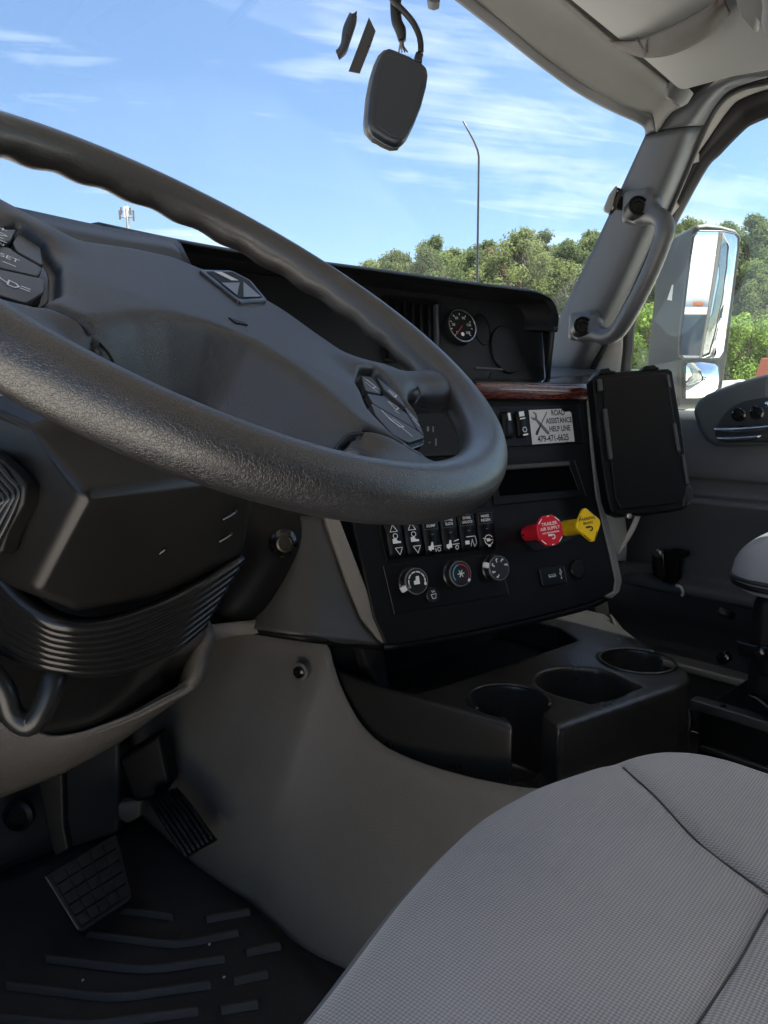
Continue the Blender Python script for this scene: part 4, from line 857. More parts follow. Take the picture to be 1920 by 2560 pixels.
# ================================================================ COLUMN
sc = thing('steering_column', 'black steering column with ribbed rubber bellows under the wheel', 'steering column', (.3, .75, 1.7))
shm = mat('shroud_plastic', (.012, .0112, .0104), .32, spec=.4, bump=('noise', 1000, .25, .0005), var=.15, vscale=12)
sv = [P(64, 1081, .655), P(212, 1231, .622), P(76, 1480, .655), P(-80, 1440, .71), P(-80, 980, .66), P(250, 1000, .70), P(640, 1180, .80), P(612, 1388, .80), P(400, 1492, .735), P(185, 1528, .675),
      P(-80, 1300, .95), P(640, 1100, 1.0), P(500, 1450, 1.0), P(200, 1520, .95), P(-80, 950, .9)]
mk('shroud', sv, [(4, 0, 1, 2, 3), (0, 5, 6, 1), (1, 6, 7, 8), (1, 8, 9, 2), (4, 14, 5, 0), (5, 14, 11, 6), (6, 11, 12, 7), (7, 12, 13, 8), (8, 13, 9), (9, 13, 10, 3, 2), (3, 10, 14, 4), (10, 13, 12, 11, 14)], shm, sc, bevel=.010, seg=4)
frL = fr3(P(76, 1480, .652), P(212, 1231, .619), P(-80, 1300, .57))
frL = Fr(P(0, 1300, .665), np.asarray(sv[1])-np.asarray(sv[4]), np.asarray(sv[0])-np.asarray(sv[2]))
pod = plate('switch_pod', Fr(P(0, 1270, .655), frL.u, frL.v), [(-90, 1110), (-20, 1130), (30, 1175), (64, 1212), (58, 1260), (20, 1330), (2, 1385), (-90, 1400)], .006, .02, rubber, sc, .004)
for k in range(4):
    pts = [(-90, 1128+k*26), (-20, 1150+k*24), (22+ -k*6, 1195+k*14), (48-k*12, 1225+k*10), (40-k*14, 1262), (5-k*14, 1335-k*6), (-30, 1390)]
    tube('pod_rib', [P(x, y, .642) for x, y in pts], .003, bell, sc, 8, smooth_n=5)
for (x, y, d) in ((396, 1381, .712), (573, 1287, .765), (562, 1343, .768)):
    hole = patch('screw_hole', [[P(x-22, y+10, d), P(x-2, y-2, d), P(x+18, y-14, d)], [P(x-14, y+16, d), P(x+6, y+6, d), P(x+20, y-4, d)]], gloss, sc, nu=4, nv=2, solid=.003)
# bellows
K = 8
tp = [(-60, 1385), (0, 1448), (60, 1512), (140, 1560), (240, 1568), (360, 1535), (480, 1478), (606, 1398)]; bt_p = [(-60, 1560), (0, 1610), (60, 1642), (130, 1662), (230, 1676), (330, 1662), (430, 1622), (512, 1560)]
dT = [.70, .69, .68, .675, .69, .715, .75, .80]; dB = [.75, .745, .74, .735, .75, .775, .80, .84]
back = []
for k in range(K):
    t = k/(K-1); pts = []
    for (a, b, d0, d1) in zip(tp, bt_p, dT, dB): pts.append(P(a[0]+(b[0]-a[0])*t, a[1]+(b[1]-a[1])*t, d0+(d1-d0)*t))
    tube('bellows_fold', pts, [.0085, .0085, .0080, .0075, .007, .0065, .005], bell, sc, 12, smooth_n=6); back.append([p+fw*.012 for p in pts])
patch('bellows_core', [back[0], back[4], back[7]], bell, sc, nu=4, nv=4, solid=.01)
patch('lower_boot', [[p+fw*.01 for p in back[7]], [P(x, y, d) for x, y, d in ((-60, 1700, .84), (0, 1740, .85), (70, 1770, .86), (140, 1780, .87), (230, 1780, .89), (320, 1750, .92), (410, 1700, .97), (500, 1625, 1.03))], [P(x, y, d) for x, y, d in ((-60, 1860, .93), (0, 1880, .94), (70, 1890, .96), (130, 1880, .97), (230, 1850, .99), (330, 1800, 1.01), (420, 1750, 1.03), (510, 1660, 1.06))]], bell, sc, nu=4, nv=5, solid=.01)
tube('tilt_lever', [P(x, y, d) for x, y, d in ((-40, 1660, .71), (8, 1725, .715), (30, 1785, .72), (72, 1812, .722), (105, 1775, .725), (135, 1700, .735), (145, 1660, .76))], .0115, mat('lever_black', (.016, .016, .016), .32), sc, 12, smooth_n=5)
# ================================================================ LOWER DASH: cluster hood, knee panel, lower cover
ch = [PA(x, y, 'Y', .99) for x, y in ((-60, 522), (64, 548), (231, 583), (350, 604), (405, 612), (430, 619), (449, 634))]
ch2 = [p+np.array([0, -.03, -.05]) for p in ch]; ch2[-1] += (.0, 0, .02)
ch3 = [p+np.array([0, .18, .0]) for p in ch]
patch('cluster_hood', [ch2, ch, ch3], mat('cluster_satin', (.05, .06, .072), .26, bump=('noise', 900, .2, .0005)), db, nu=4, nv=1, solid=.012)
patch('knee_panel', [[P(x, y, d) for x, y, d in r] for r in ([(420, 1100, 1.18), (600, 1180, 1.17), (720, 1240, 1.17), (840, 1270, 1.18)], [(430, 1300, 1.14), (600, 1340, 1.13), (700, 1370, 1.13), (790, 1380, 1.17)], [(440, 1500, 1.12), (560, 1510, 1.11), (640, 1510, 1.12), (735, 1485, 1.16)], [(430, 1590, 1.13), (540, 1580, 1.13), (620, 1560, 1.14), (700, 1545, 1.18)])], black, db, nu=5, nv=5, solid=.01)
frI = Fr(P(709, 1358, 1.125), rt*.9+fw*.3, up)
lathe('key_lock', frI, 0, 0, [(.022, -.02), (.022, .004), (.016, .010), (.013, .012), (.012, .006), (.001, .006)], gloss, db, 24)
lathe('lock_ring', frI, 0, 0, [(.0135, .004), (.0135, .014), (.0105, .0145), (.010, .008), (.001, .008)], mat('lock_metal', (.10, .085, .065), .25, metal=.9), db, 20)
lipx = [(505, 1560, 1.0), (516, 1591, .985), (499, 1631, .975), (492, 1678, .965), (469, 1712, .96), (405, 1747, .95), (324, 1788, .94), (231, 1822, .93), (191, 1834, .925), (127, 1842, .915), (60, 1822, .90), (0, 1799, .89), (-60, 1775, .88)]
lip = [P(*q) for q in lipx]
low = [P(x, y, d) for x, y, d in ((470, 1640, 1.06), (462, 1690, 1.05), (455, 1725, 1.04), (446, 1747, 1.03), (425, 1765, 1.02), (370, 1805, 1.01), (310, 1850, 1.0), (260, 1880, .99), (220, 1902, .985), (156, 1935, .975), (87, 1962, .965), (0, 1996, .955), (-60, 2020, .95))]
lm_ = [(a+b)/2-fw*.012-np.array([0, 0, .004]) for a, b in zip(lip, low)]
lc = patch('lower_cover', [[p+fw*.02+np.array([0, 0, -.006]) for p in lip], lip, lm_, low], mat('lower_cover_grey', (.085, .077, .068), .5, bump=('vor', 480, .6, .0010), var=.2, vscale=6, dust=.1), db, nu=4, nv=5, solid=.008)
patch('cover_top', [[P(x, y, d) for x, y, d in ((505, 1562, 1.03), (540, 1560, 1.09), (600, 1553, 1.12), (660, 1548, 1.14))], [P(x, y, d) for x, y, d in ((510, 1590, 1.02), (560, 1590, 1.09), (620, 1585, 1.12), (680, 1580, 1.14))]], taupe, db, nu=4, nv=3, solid=.01)
# bulk of the dashboard behind the visible faces
bulk = mat('dash_inner', (.010, .010, .010), .8)
box('dash_body', (-.16, 1.16, 1.72), (1.72, 1.50, 2.16), bulk, db, .01)
box('stack_body', (1.00, 1.04, 1.64), (1.40, 1.16, 2.14), bulk, db, .01)
box('console_back', (.80, .985, 1.45), (1.47, 1.03, 2.0), bulk, db, .01)
patch('lower_fascia', [[P(x, y, d) for x, y, d in ((300, 990, 1.22), (700, 1000, 1.30), (1000, 985, 1.36), (1250, 965, 1.46))], [P(x, y, d) for x, y, d in ((300, 1110, 1.2), (700, 1130, 1.26), (900, 1140, 1.28), (1000, 1150, 1.36))]], black, db, nu=5, nv=4, solid=.01)
pn = plate('column_switches', Fr(P(1080, 1075, 1.24), rt, up), [(1030, 1030), (1160, 1030), (1160, 1140), (1030, 1145)], 0, .02, black2, db, .004)
for (x, y, w, h) in ((1070, 1072, 5, 12), (1083, 1073, 3, 14), (1054, 1088, 8, 3), (1054, 1103, 12, 4), (1074, 1106, 4, 3), (1090, 1105, 3, 18)):
    plate('switch_mark', Fr(P(1080, 1075, 1.238), rt, up), [(x-w/2, y-h/2), (x+w/2, y-h/2), (x+w/2, y+h/2), (x-w/2, y+h/2)], 0, .001, edgeline, pn, 0)
# ================================================================ TUNNEL PANEL, CONSOLE, FLOOR
seam = [(330, 1545, .70), (430, 1552, .71), (530, 1560, .73), (640, 1572, .75), (740, 1590, .765), (813, 1605, .775), (840, 1680, .775), (867, 1747, .775), (908, 1815, .775), (975, 1872, .775), (1104, 1923, .775), (1273, 1963, .775), (1390, 1972, .775), (1500, 1965, .78)]
sp3 = [PA(x, y, 'X', v) for x, y, v in seam]
rows = []
for t, xo in ((0, .0), (.03, -.010), (.12, -.022), (.35, -.07), (.6, -.12), (.8, -.145), (1.0, -.155)):
    r = []
    for j, p in enumerate(sp3):
        zb = 1.298+.09*max(0, min(1, (.85-p[1])/.3)); r.append(np.array([max(.60, p[0]+xo), p[1], p[2]+(zb-p[2])*t]))
    rows.append(r)
kp = patch('tunnel_panel', rows, taupe, None, nu=4, nv=5, solid=.008); struct(kp, 'large taupe plastic side panel of the engine tunnel')
frB = Fr(PA(752, 1678, 'X', .738), np.array([.35, -.93, 0]), (0, 0, 1))
for o_ in (lathe('panel_bolt', frB, 0, 0, [(.0165, -.01), (.0165, .004), (.013, .007), (.0125, .004), (.001, .004)], taupe, kp, 24), lathe('bolt_head', frB, 0, 0, [(.0105, 0), (.0105, .008), (.006, .010), (.005, .007), (.001, .007)], gloss, kp, 20)): pass
# console tray with three cup holders
tz = 1.68
outl = [(.782, 1.02), (.787, .858), (.812, .73), (.834, .618), (.842, .585), (.862, .572), (.905, .566), (1.162, .522), (1.205, .525), (1.245, .548), (1.345, .70), (1.45, .83), (1.45, 1.02)]
def tray(X, Y, Z):
    d2 = polysdf(X, Y, outl); body = smax(smax(d2+.0-np.maximum(0, 1.60-Z)*.12, Z-tz, .010), 1.50-Z, .006)
    def cyl(c, r, zb): return smax(np.hypot(X-c[0], Y-c[1])-r-(Z-1.6)*.05, zb-Z, .006)
    h1 = cyl((.906, .682), .061, 1.54)
    q = np.maximum(np.abs((X-1.06)*.985+(Y-.632)*-.17)-.06, np.abs((X-1.06)*.17+(Y-.632)*.985)-.055)
    h2 = smax(smin(np.hypot(X-1.052, Y-.645)-.069, smax(q, Y*.985+X*.17-.84, .02), .02)-(Z-1.6)*.04, 1.555-Z, .006)
    h3 = cyl((1.222, .632), .063, 1.56)
    nx, ny = nrm([-.50, -.87]); t = (X-.902)*nx+(Y-.680)*ny; w = (X-.902)*-ny+(Y-.680)*nx
    nt2 = smax(smax(np.abs(w-.004)-.030, -t, .004), 1.575-Z, .01)
    basin = smax(polysdf(X, Y, [(.80, 1.05), (.803, .86), (.815, .80), (.90, .79), (1.24, .77), (1.28, .84), (1.28, 1.05)]), 1.63-Z, .012)
    cut = smin(smin(h1, h2, .004), smin(h3, nt2, .006), .004); cut = smin(cut, basin, .01)
    return smax(body, -cut, .005)
tv, tf = snet(tray, (.74, .49, 1.485), (1.50, 1.03, 1.70), .0045)
ct = thing('cup_holder_console', 'black plastic console tray with three cup holders between the seats', 'console', (1.0, .75, 1.5))
ctm = mat('console_black', (.024, .0228, .0215), .30, spec=.55, bump=('noise', 1000, .2, .0005), var=.02, vscale=15)
mk('tray', tv, tf, ctm, ct, smooth=True)
for cx_, cy_, r_, a0_, a1_ in ((.906, .682, .0645, -62, 172), (1.222, .632, .0660, 0, 360)):
    tube('cup_rim', [np.array([cx_+r_*math.cos(math.radians(q)), cy_+r_*math.sin(math.radians(q)), 1.6795]) for q in np.linspace(a0_, a1_, 40)], .0028, ctm, ct, 8)
patch('tray_flange', [[PA(x, y, 'Z', z) for x, y, z in r] for r in ([(1390, 1962, 1.52), (1560, 1925, 1.52), (1690, 1870, 1.52), (1724, 1815, 1.53), (1722, 1770, 1.55)], [(1390, 1975, 1.515), (1560, 1937, 1.515), (1696, 1880, 1.515), (1732, 1820, 1.525), (1730, 1770, 1.545)])], ctm, ct, nu=5, nv=2, solid=.006)
for nm, px, Yv in (('support_post', [(898, 1606), (962, 1618), (972, 1690), (985, 1738), (950, 1726), (925, 1690)], .93), ('support_post', [(1484, 1516), (1520, 1500), (1536, 1592), (1506, 1602)], .86), ('support_post', [(1362, 1540), (1372, 1538), (1374, 1580), (1366, 1582)], .95)):
    prism(nm, [PA(x, y, 'Y', Yv) for x, y in px], (.0, .03, 0), ctm if nm else None, ct, .006)
patch('side_wing', [[PA(x, y, 'Y', v) for x, y, v in r] for r in ([(1527, 1534, .80), (1535, 1560, .775), (1545, 1580, .76)], [(1548, 1560, .78), (1560, 1575, .755), (1580, 1594, .735)])], ctm, ct, nu=4, nv=3, solid=.006)
# toe board and steering shaft cover
struct(patch('toe_board', [[np.array([x, y, z]) for x in (-.16, .2, .45, .64)] for y, z in ((1.36, 1.29), (1.42, 1.305), (1.46, 1.40), (1.51, 1.75))], darkpl, None, nu=3, nv=4, solid=.01), 'dark toe board behind the pedals')
sh_ = prism('shaft_cover', [P(x, y, 1.42) for x, y in ((155, 1900), (300, 1830), (300, 2085), (160, 2130))], fw*.06, darkpl, None, .01); struct(sh_, 'dark plastic shaft cover behind the brake pedal arm')
lathe('panel_plug', Fr(P(45, 2040, 1.36), rt, up), 0, 0, [(.028, -.01), (.028, .002), (.02, .006), (.017, 0), (.001, 0)], rubber, sh_, 20)
# floor mat with chevron ribs
fm = thing('floor_mat', 'black rubber floor mat with chevron ribs under the pedals', 'floor mat', (.4, 1.0, 1.296))
def Z4(x, y, z=1.304): return PA(x/1.728, 1920+y/1.728, 'Z', z)
patch('mat_sheet', [[np.array([x, y, 1.300+.002*math.sin(9*x+7*y)]) for x in (-.1, .1, .3, .45, .615)] for y in (.3, .6, .8, 1.0, 1.2, 1.38)], carpet, fm, nu=4, nv=4, solid=.006)
ribm = mat('rib_rubber', (.040, .038, .038), .6, bump=('noise', 500, .4, .001), var=.3, vscale=30)
for r in ([(515, 612), (620, 624), (742, 642)], [(888, 652), (980, 634), (1075, 618)], [(370, 712), (560, 738), (750, 758), (890, 736), (1025, 708)], [(195, 820), (400, 845), (620, 866), (800, 845), (965, 820)],
          [(25, 935), (250, 962), (480, 986), (700, 960), (905, 932)], [(-120, 1060), (140, 1088), (380, 1106), (620, 1075), (850, 1045)], [(1060, 796), (1130, 780), (1207, 766)], [(1005, 918), (1080, 902), (1152, 886)], [(950, 1042), (1030, 1028), (1107, 1016)],
          [(-200, 1200), (100, 1240), (300, 1250), (560, 1215), (800, 1180)]):
    pts = [Z4(x, y) for x, y in r]; d = .0075
    a = [p+np.array([-.002, -.008, -.003]) for p in pts]; c = [p+np.array([.001, .0075, -.003]) for p in pts]; b = [p+np.array([0, -.003, .0045]) for p in pts]; b2 = [p+np.array([0, .003, .0045]) for p in pts]
    patch('rib', [a, b, b2, c], ribm, fm, nu=2, nv=3)
for (x, y) in ((358, 918), (905, 763), (968, 905), (1486, 718)):
    p = Z4(x, y, 1.306); dq = mk('crumb', [p+np.array(q)*.003 for q in ((1, 0, 0), (-.5, .8, 0), (-.6, -.7, 0), (0, 0, 1.1))], [(0, 1, 3), (1, 2, 3), (2, 0, 3), (0, 2, 1)], whited, fm)
# pedals
bp = thing('brake_pedal', 'square black rubber brake pedal with grid tread', 'pedal', tuple(P(190, 2220, 1.15)))
frP = fr3(P(200, 2330, 1.11), P(330, 2245, 1.16), P(112, 2190, 1.16))
cor = [frP.uv(x, y) for x, y in ((112, 2190), (292, 2082), (332, 2246), (200, 2332))]
plate_uv('pad', frP, rp(cor, .008, 3), 0, .02, rubber, bp, .004)
tb = mat('tread_rubber', (.007, .007, .008), .42, spec=.35)
tl, tr_, br, bl = cor
for i in range(5):
    for j in range(5):
        f = lambda a, b: (tl*(1-a)+tr_*a)*(1-b)+(bl*(1-a)+br*a)*b
        a0, a1, b0, b1 = .05+.9*i/5+.012, .05+.9*(i+1)/5-.012, .05+.9*j/5+.012, .05+.9*(j+1)/5-.012
        plate_uv('tread_block', frP, [f(a0, b0), f(a1, b0), f(a1, b1), f(a0, b1)], .004, .004, tb, bp, 0)
mark('tread_edge', frP, line2([tl*.97+bl*.03, bl*.95+tl*.05], .002), edgeline, bp, .002)  # pale line down the left edge of the pad
prism('pedal_arm', [P(x, y, 1.17) for x, y in ((92, 1950), (156, 1925), (160, 2060), (172, 2125), (135, 2145), (118, 2080))], fw*.02, rubber, bp, .004)
ap = thing('accelerator_pedal', 'ribbed curved accelerator pedal right of the brake pedal', 'pedal', tuple(P(450, 2080, 1.2)))
lf = [(366, 1995), (394, 2042), (428, 2094), (463, 2146)]; rg = [(446, 1972), (482, 2013), (515, 2062), (537, 2095)]; dd = [1.30, 1.26, 1.235, 1.22]
patch('pad', [[P(*a, d+.008) for a, d in zip(lf, dd)], [P((a[0]+b[0])/2, (a[1]+b[1])/2, d+.004) for a, b, d in zip(lf, rg, dd)], [P(*b, d+.008) for b, d in zip(rg, dd)]], rubber, ap, nu=5, nv=4, solid=.015)
for k in range(7):
    t = (k+.5)/7; tube('rib', [P(a[0]+(b[0]-a[0])*t, a[1]+(b[1]-a[1])*t, d) for a, b, d in zip(lf, rg, dd)], .0042, rubber, ap, 6, smooth_n=4)
prism('pedal_bracket', [P(x, y, 1.34) for x, y in ((290, 1900), (400, 1830), (430, 1960), (400, 2000), (330, 2010))], fw*.05, black, ap, .01)
prism('pedal_stop', [P(x, y, 1.36) for x, y in ((292, 2010), (352, 2000), (350, 2045), (318, 2062), (294, 2050))], fw*.03, mat('stop_beige', (.19, .16, .12), .6), ap, .006)
# ================================================================ SEATS
fab = mat('seat_fabric', (.20, .20, .215), .85, sheen=.25)
t = fab.node_tree; b = t.nodes['Principled BSDF']; co = N(t, 'ShaderNodeTexCoord'); mp_ = N(t, 'ShaderNodeMapping'); mp_.inputs['Rotation'].default_value = (0, 0, math.radians(38)); L(t, co.outputs['Object'], mp_.inputs[0])
nz = N(t, 'ShaderNodeTexNoise', i_Scale=90.0, i_Detail=2.0); L(t, co.outputs['Object'], nz.inputs['Vector'])
sx_ = N(t, 'ShaderNodeSeparateXYZ'); L(t, mp_.outputs[0], sx_.inputs[0]); kf = 2*math.pi/.0034
wx = M(t, 'SINE', M(t, 'MULTIPLY', M(t, 'ADD', sx_.outputs[0], M(t, 'MULTIPLY', nz.outputs[0], .0008)), kf)); wy = M(t, 'SINE', M(t, 'MULTIPLY', M(t, 'ADD', sx_.outputs[1], M(t, 'MULTIPLY', sx_.outputs[2], .8)), kf*1.05))
wv = M(t, 'MULTIPLY', wx, wy); wv2 = M(t, 'MULTIPLY_ADD', wv, .5, .5)
n3 = N(t, 'ShaderNodeTexNoise', i_Scale=7.0, i_Detail=5.0); L(t, co.outputs['Object'], n3.inputs['Vector'])
r = N(t, 'ShaderNodeMixRGB'); L(t, M(t, 'ADD', M(t, 'MULTIPLY', wv2, .62), M(t, 'MULTIPLY', n3.outputs[0], .38)), r.inputs[0]); r.inputs[1].default_value = (.135, .122, .108, 1); r.inputs[2].default_value = (.64, .58, .525, 1)
L(t, r.outputs[0], b.inputs['Base Color']); bpn = N(t, 'ShaderNodeBump', i_Strength=.55, i_Distance=.0011); L(t, wv2, bpn.inputs['Height']); L(t, bpn.outputs[0], b.inputs['Normal'])
vin = mat('seat_vinyl', (.26, .26, .275), .5, bump=('leather', 420, .3, .0005), var=.08, vscale=14)
ds = thing('driver_seat', 'grey woven fabric driver seat cushion in the foreground', 'seat', (.3, .05, 1.5))
S1 = [PA(x, y, 'Z', 1.829)[:2] for x, y in ((1560, 1880), (1579, 1899), (1644, 1963), (1745, 2078), (1853, 2166), (1925, 2218), (2020, 2280))]
S2 = [PA(x, y, 'Z', 1.829)[:2] for x, y in ((2000, 2170), (1925, 2250), (1850, 2380), (1790, 2470), (1730, 2562), (1690, 2640))]
def segd(X, Y, pts):
    d = np.full(X.shape, 9.)
    for a, b_ in zip(pts[:-1], pts[1:]):
        e = b_-a; tt = np.clip(((X-a[0])*e[0]+(Y-a[1])*e[1])/(e@e), 0, 1); d = np.minimum(d, np.hypot(X-a[0]-e[0]*tt, Y-a[1]-e[1]*tt))
    return d
so_ = crom([np.array(p) for p in ((.0, -.30), (-.01, .0), (.0, .18), (.06, .262), (.14, .288), (.221, .305), (.335, .343), (.426, .364), (.49, .366), (.542, .359), (.636, .333), (.674, .308), (.694, .272), (.699, .215), (.70, .0), (.695, -.30))], 22)
def cushion(name, outline, ctr, ztop, R, crown, skirt, m, parent, seams=(), smooth_bolster=None, rings=70):
    O = np.array(outline); N0 = len(O); ss = np.concatenate([np.linspace(1, .80, 26), np.linspace(.795, .02, rings)]); V = []
    X = np.concatenate([ctr[0]+(O[:, 0]-ctr[0])*s for s in ss]); Y = np.concatenate([ctr[1]+(O[:, 1]-ctr[1])*s for s in ss])
    d = np.maximum(-polysdf(X, Y, O), 0); dd = np.minimum(d, R); z = ztop-R+np.sqrt(np.maximum(R*R-(R-dd)**2, 0))+crown*np.clip(d/.2, 0, 1)**.8
    for pts, dep, w in seams:
        sdd = segd(X, Y, pts); z = z-dep*np.exp(-(sdd/w)**2)-dep*.6*np.exp(-(sdd/(w*3.5))**2)
    for i, (x, y) in enumerate(outline): V.append((ctr[0]+(x-ctr[0])*.96, ctr[1]+(y-ctr[1])*.96, ztop-R-skirt))
    for i, (x, y) in enumerate(outline): V.append((x, y, ztop-R-.008))
    V += list(zip(X, Y, z)); fs = grid_faces(len(ss)+2, N0, True)
    a, b_, c = [np.asarray(V[q]) for q in fs[len(fs)//2][:3]]
    if np.cross(b_-a, c-a)[2] < 0: fs = [f[::-1] for f in fs]
    return mk(name, V, fs, m, parent, smooth=True)
cushion('cushion', so_, (.40, -.04), 1.818, .034, .012, .13, fab, ds, seams=((S1, .0050, .0040), (S2, .0045, .0040)), rings=150)
pipe = [np.array([.40+(p[0]-.40)*1.003, -.04+(p[1]+.04)*1.004, 1.790]) for p in so_ if p[1] > -.25]
tube('piping', [p+np.array([0, 0, -.002]) for p in pipe], .0042, mat('piping_grey', (.20, .195, .195), .5), ds, 8)
for S_ in (S1, S2):
    Sx = crom(S_, 6); dz_ = -polysdf(np.array([p[0] for p in Sx]), np.array([p[1] for p in Sx]), np.array(so_)); zz_ = [np.array([p[0], p[1], 1.818+.012*min(1, max(0, q)/.2)**.8-.0065]) for p, q in zip(Sx, dz_) if q > .012]; tube('stitch_line', zz_, .0008, mat('stitch', (.07, .067, .066), .8), ds, 6)
box('seat_base', (.10, -.35, 1.30), (.62, .24, 1.70), rubber, ds, .02)
# passenger seat
ps = thing('passenger_seat', 'pale grey vinyl passenger seat cushion on a black suspension base', 'seat', (1.55, .25, 1.3))
po = crom([np.array(p) for p in ((1.34, -.2), (1.332, .2), (1.33, .44), (1.345, .51), (1.40, .545), (1.55, .565), (1.70, .56), (1.80, .53), (1.82, .44), (1.82, .2), (1.82, -.2))], 8)
cushion('cushion', po, (1.57, .12), 1.897, .058, .014, .03, vin, ps, seams=(([np.array(p) for p in ((1.34, .33), (1.42, .36), (1.55, .37), (1.8, .36))], .002, .003),), rings=40)
tube('piping', [np.array([p[0]-.002, p[1], 1.834]) for p in po if p[1] > -.15], .004, mat('piping_dark', (.015, .015, .017), .5), ps, 8)
tube('lower_piping', [np.array([1.57+(p[0]-1.57)*.985, p[1]-.004, 1.822]) for p in po if p[1] > -.15], .0055, rubber, ps, 8)
box('suspension_cover', (1.362, -.2, 1.60), (1.80, .50, 1.815), rubber, ps, .03)
box('pedestal', (1.36, -.2, 1.30), (1.80, .575, 1.565), black, ps, .01)
box('slide_rail', (1.345, -.2, 1.565), (1.375, .585, 1.585), mat('rail_metal', (.10, .10, .10), .35, metal=.6), ps, .003)
box('slide_rail', (1.345, -.2, 1.49), (1.36, .56, 1.50), mat('rail_metal2', (.07, .07, .07), .35, metal=.6), ps, .003)
tube('slide_lever', [PA(1795, 1526, 'X', 1.36), PA(1812, 1534, 'X', 1.365), PA(1830, 1540, 'X', 1.38)], .008, rubber, ps, 10)
for (x, y) in ((1897, 1632), (1808, 1645), (1805, 1780)):
    lathe('bolt', Fr(PA(x, y, 'X', 1.355), (0, -1, 0), (0, 0, 1)), 0, 0, [(.012, -.01), (.012, .004), (.006, .006), (.001, .006)], gloss, ps, 12)
prism('side_bracket', [PA(x, y, 'X', 1.355) for x, y in ((1838, 1600), (1880, 1612), (1935, 1620), (1935, 1700), (1900, 1690), (1880, 1650), (1845, 1640))], (.03, 0, 0), gloss, ps, .004)
prism('side_bracket', [PA(x, y, 'X', 1.355) for x, y in ((1868, 1735), (1890, 1742), (1935, 1775), (1935, 1800), (1880, 1775), (1862, 1765))], (.02, 0, 0), gloss, ps, .004)
# ================================================================ SMALL THINGS
# camera unit hanging on its cables in front of the windshield
dc = thing('dash_camera', 'dark grey dash camera unit hanging from its cables against the sky', 'camera', tuple(P(985, 220, 1.02)))
frK1 = Fr(P(985, 220, 1.02), rt*.97+fw*.22, up*.98+fw*.2)
def Zc(x, y): return (780+x/3.456, y/3.455)
outc = [(655, 395), (715, 418), (850, 475), (890, 500), (960, 540), (1000, 570), (1008, 640), (995, 730), (950, 900), (890, 1050), (830, 1170), (785, 1225), (720, 1228), (640, 1195), (540, 1130), (490, 1075), (483, 1000), (500, 800), (530, 640), (560, 540), (600, 450)]
cg = mat('camera_grey', (.014, .019, .028), .42, bump=('noise', 900, .15, .0004)); cgl = mat('camera_shell', (.10, .105, .11), .45)
plate('body', frK1, [Zc(*p) for p in outc], .012, .016, cg, dc, .006, seg=4)
uvo = [frK1.uv(*Zc(*p), .0) for p in outc]; cc_ = sum(uvo)/len(uvo)
shl = [frK1.uv(*Zc(x-26, y+(14 if y > 1000 else 6)), -.004) for x, y in outc]
plate_uv('rear_shell', frK1, shl, -.006, .016, cgl, dc, .004)
plate('inner_panel', frK1, [Zc(*p) for p in ((640, 470), (860, 520), (940, 580), (960, 680), (880, 980), (800, 1150), (760, 1190), (680, 1170), (560, 1080), (545, 980), (580, 660))], .0135, .002, cg, dc, .001)
plate('mount_tab', frK1, [Zc(*p) for p in ((510, 1170), (560, 1195), (690, 1240), (760, 1235), (755, 1262), (665, 1250), (530, 1192))], -.008, .01, cgl, dc, .002)
plate('plug', frK1, [Zc(*p) for p in ((900, 440), (938, 432), (945, 455), (968, 458), (955, 500), (955, 540), (885, 510))], .006, .012, cg, dc, .002)
def Pz(x, y, d=1.02): return P(*Zc(x, y), d)
tube('cable', [Pz(660, -60), Pz(715, 20), Pz(790, 95), Pz(870, 190), (Pz(920, 290)), Pz(938, 370), Pz(940, 450)], .0042, rubber, dc, 8, smooth_n=5)
tube('cable_bundle', [Pz(735, -80, 1.03), Pz(722, 40, 1.03), Pz(732, 180, 1.03), Pz(765, 260, 1.03), Pz(780, 350, 1.03)], [.0085, .0078, .0075, .0078, .0055], rubber, dc, 10, smooth_n=5)
for dx in (-18, -6, 6, 16): tube('wire', [Pz(778+dx*.5, 345, 1.03), Pz(776+dx, 400, 1.03), Pz(790+dx*2.2, 450, 1.03)], .0012, steel if dx < 0 else strapm, dc, 6, smooth_n=3)
# tape strips on the glass
tapem = mat('black_tape', (.022, .024, .028), .3, var=.2, vscale=60)
def Ft(x, y): return P(*Zc(x, y), 1.15)
ta = thing('tape_strip', 'curled black tape strip stuck to the windshield, left of the other strip', 'tape', tuple(Ft(290, 300)))
tA = [(325, 105), (275, 215), (258, 290), (248, 370), (215, 430), (205, 450)]; tB = [(388, 92), (385, 190), (360, 280), (330, 370), (295, 465), (238, 520)]
patch('strip', [[P(*Zc(*p), 1.15) for p in tA], [P(*Zc((a[0]+b_[0])/2, (a[1]+b_[1])/2+(18 if i == 0 else 0)), 1.143) for i, (a, b_) in enumerate(zip(tA, tB))], [P(*Zc(*p), 1.15) for p in tB]], tapem, ta, nu=5, nv=4, solid=.001)
patch('curl', [[P(*Zc(*p), 1.145) for p in r] for r in ([(205, 430), (250, 420), (285, 415)], [(210, 460), (240, 470), (285, 440)])], mat('tape_shine', (.05, .05, .055), .12), ta, nu=4, nv=3, solid=.001)
tb_ = thing('tape_strip', 'flat straight black tape strip stuck to the windshield beside the dash camera', 'tape', tuple(Ft(430, 400)))
prism('strip', [Ft(*p) for p in ((492, 148), (550, 268), (505, 400), (412, 634), (316, 615), (400, 395))], fw*.0012, tapem, tb_)
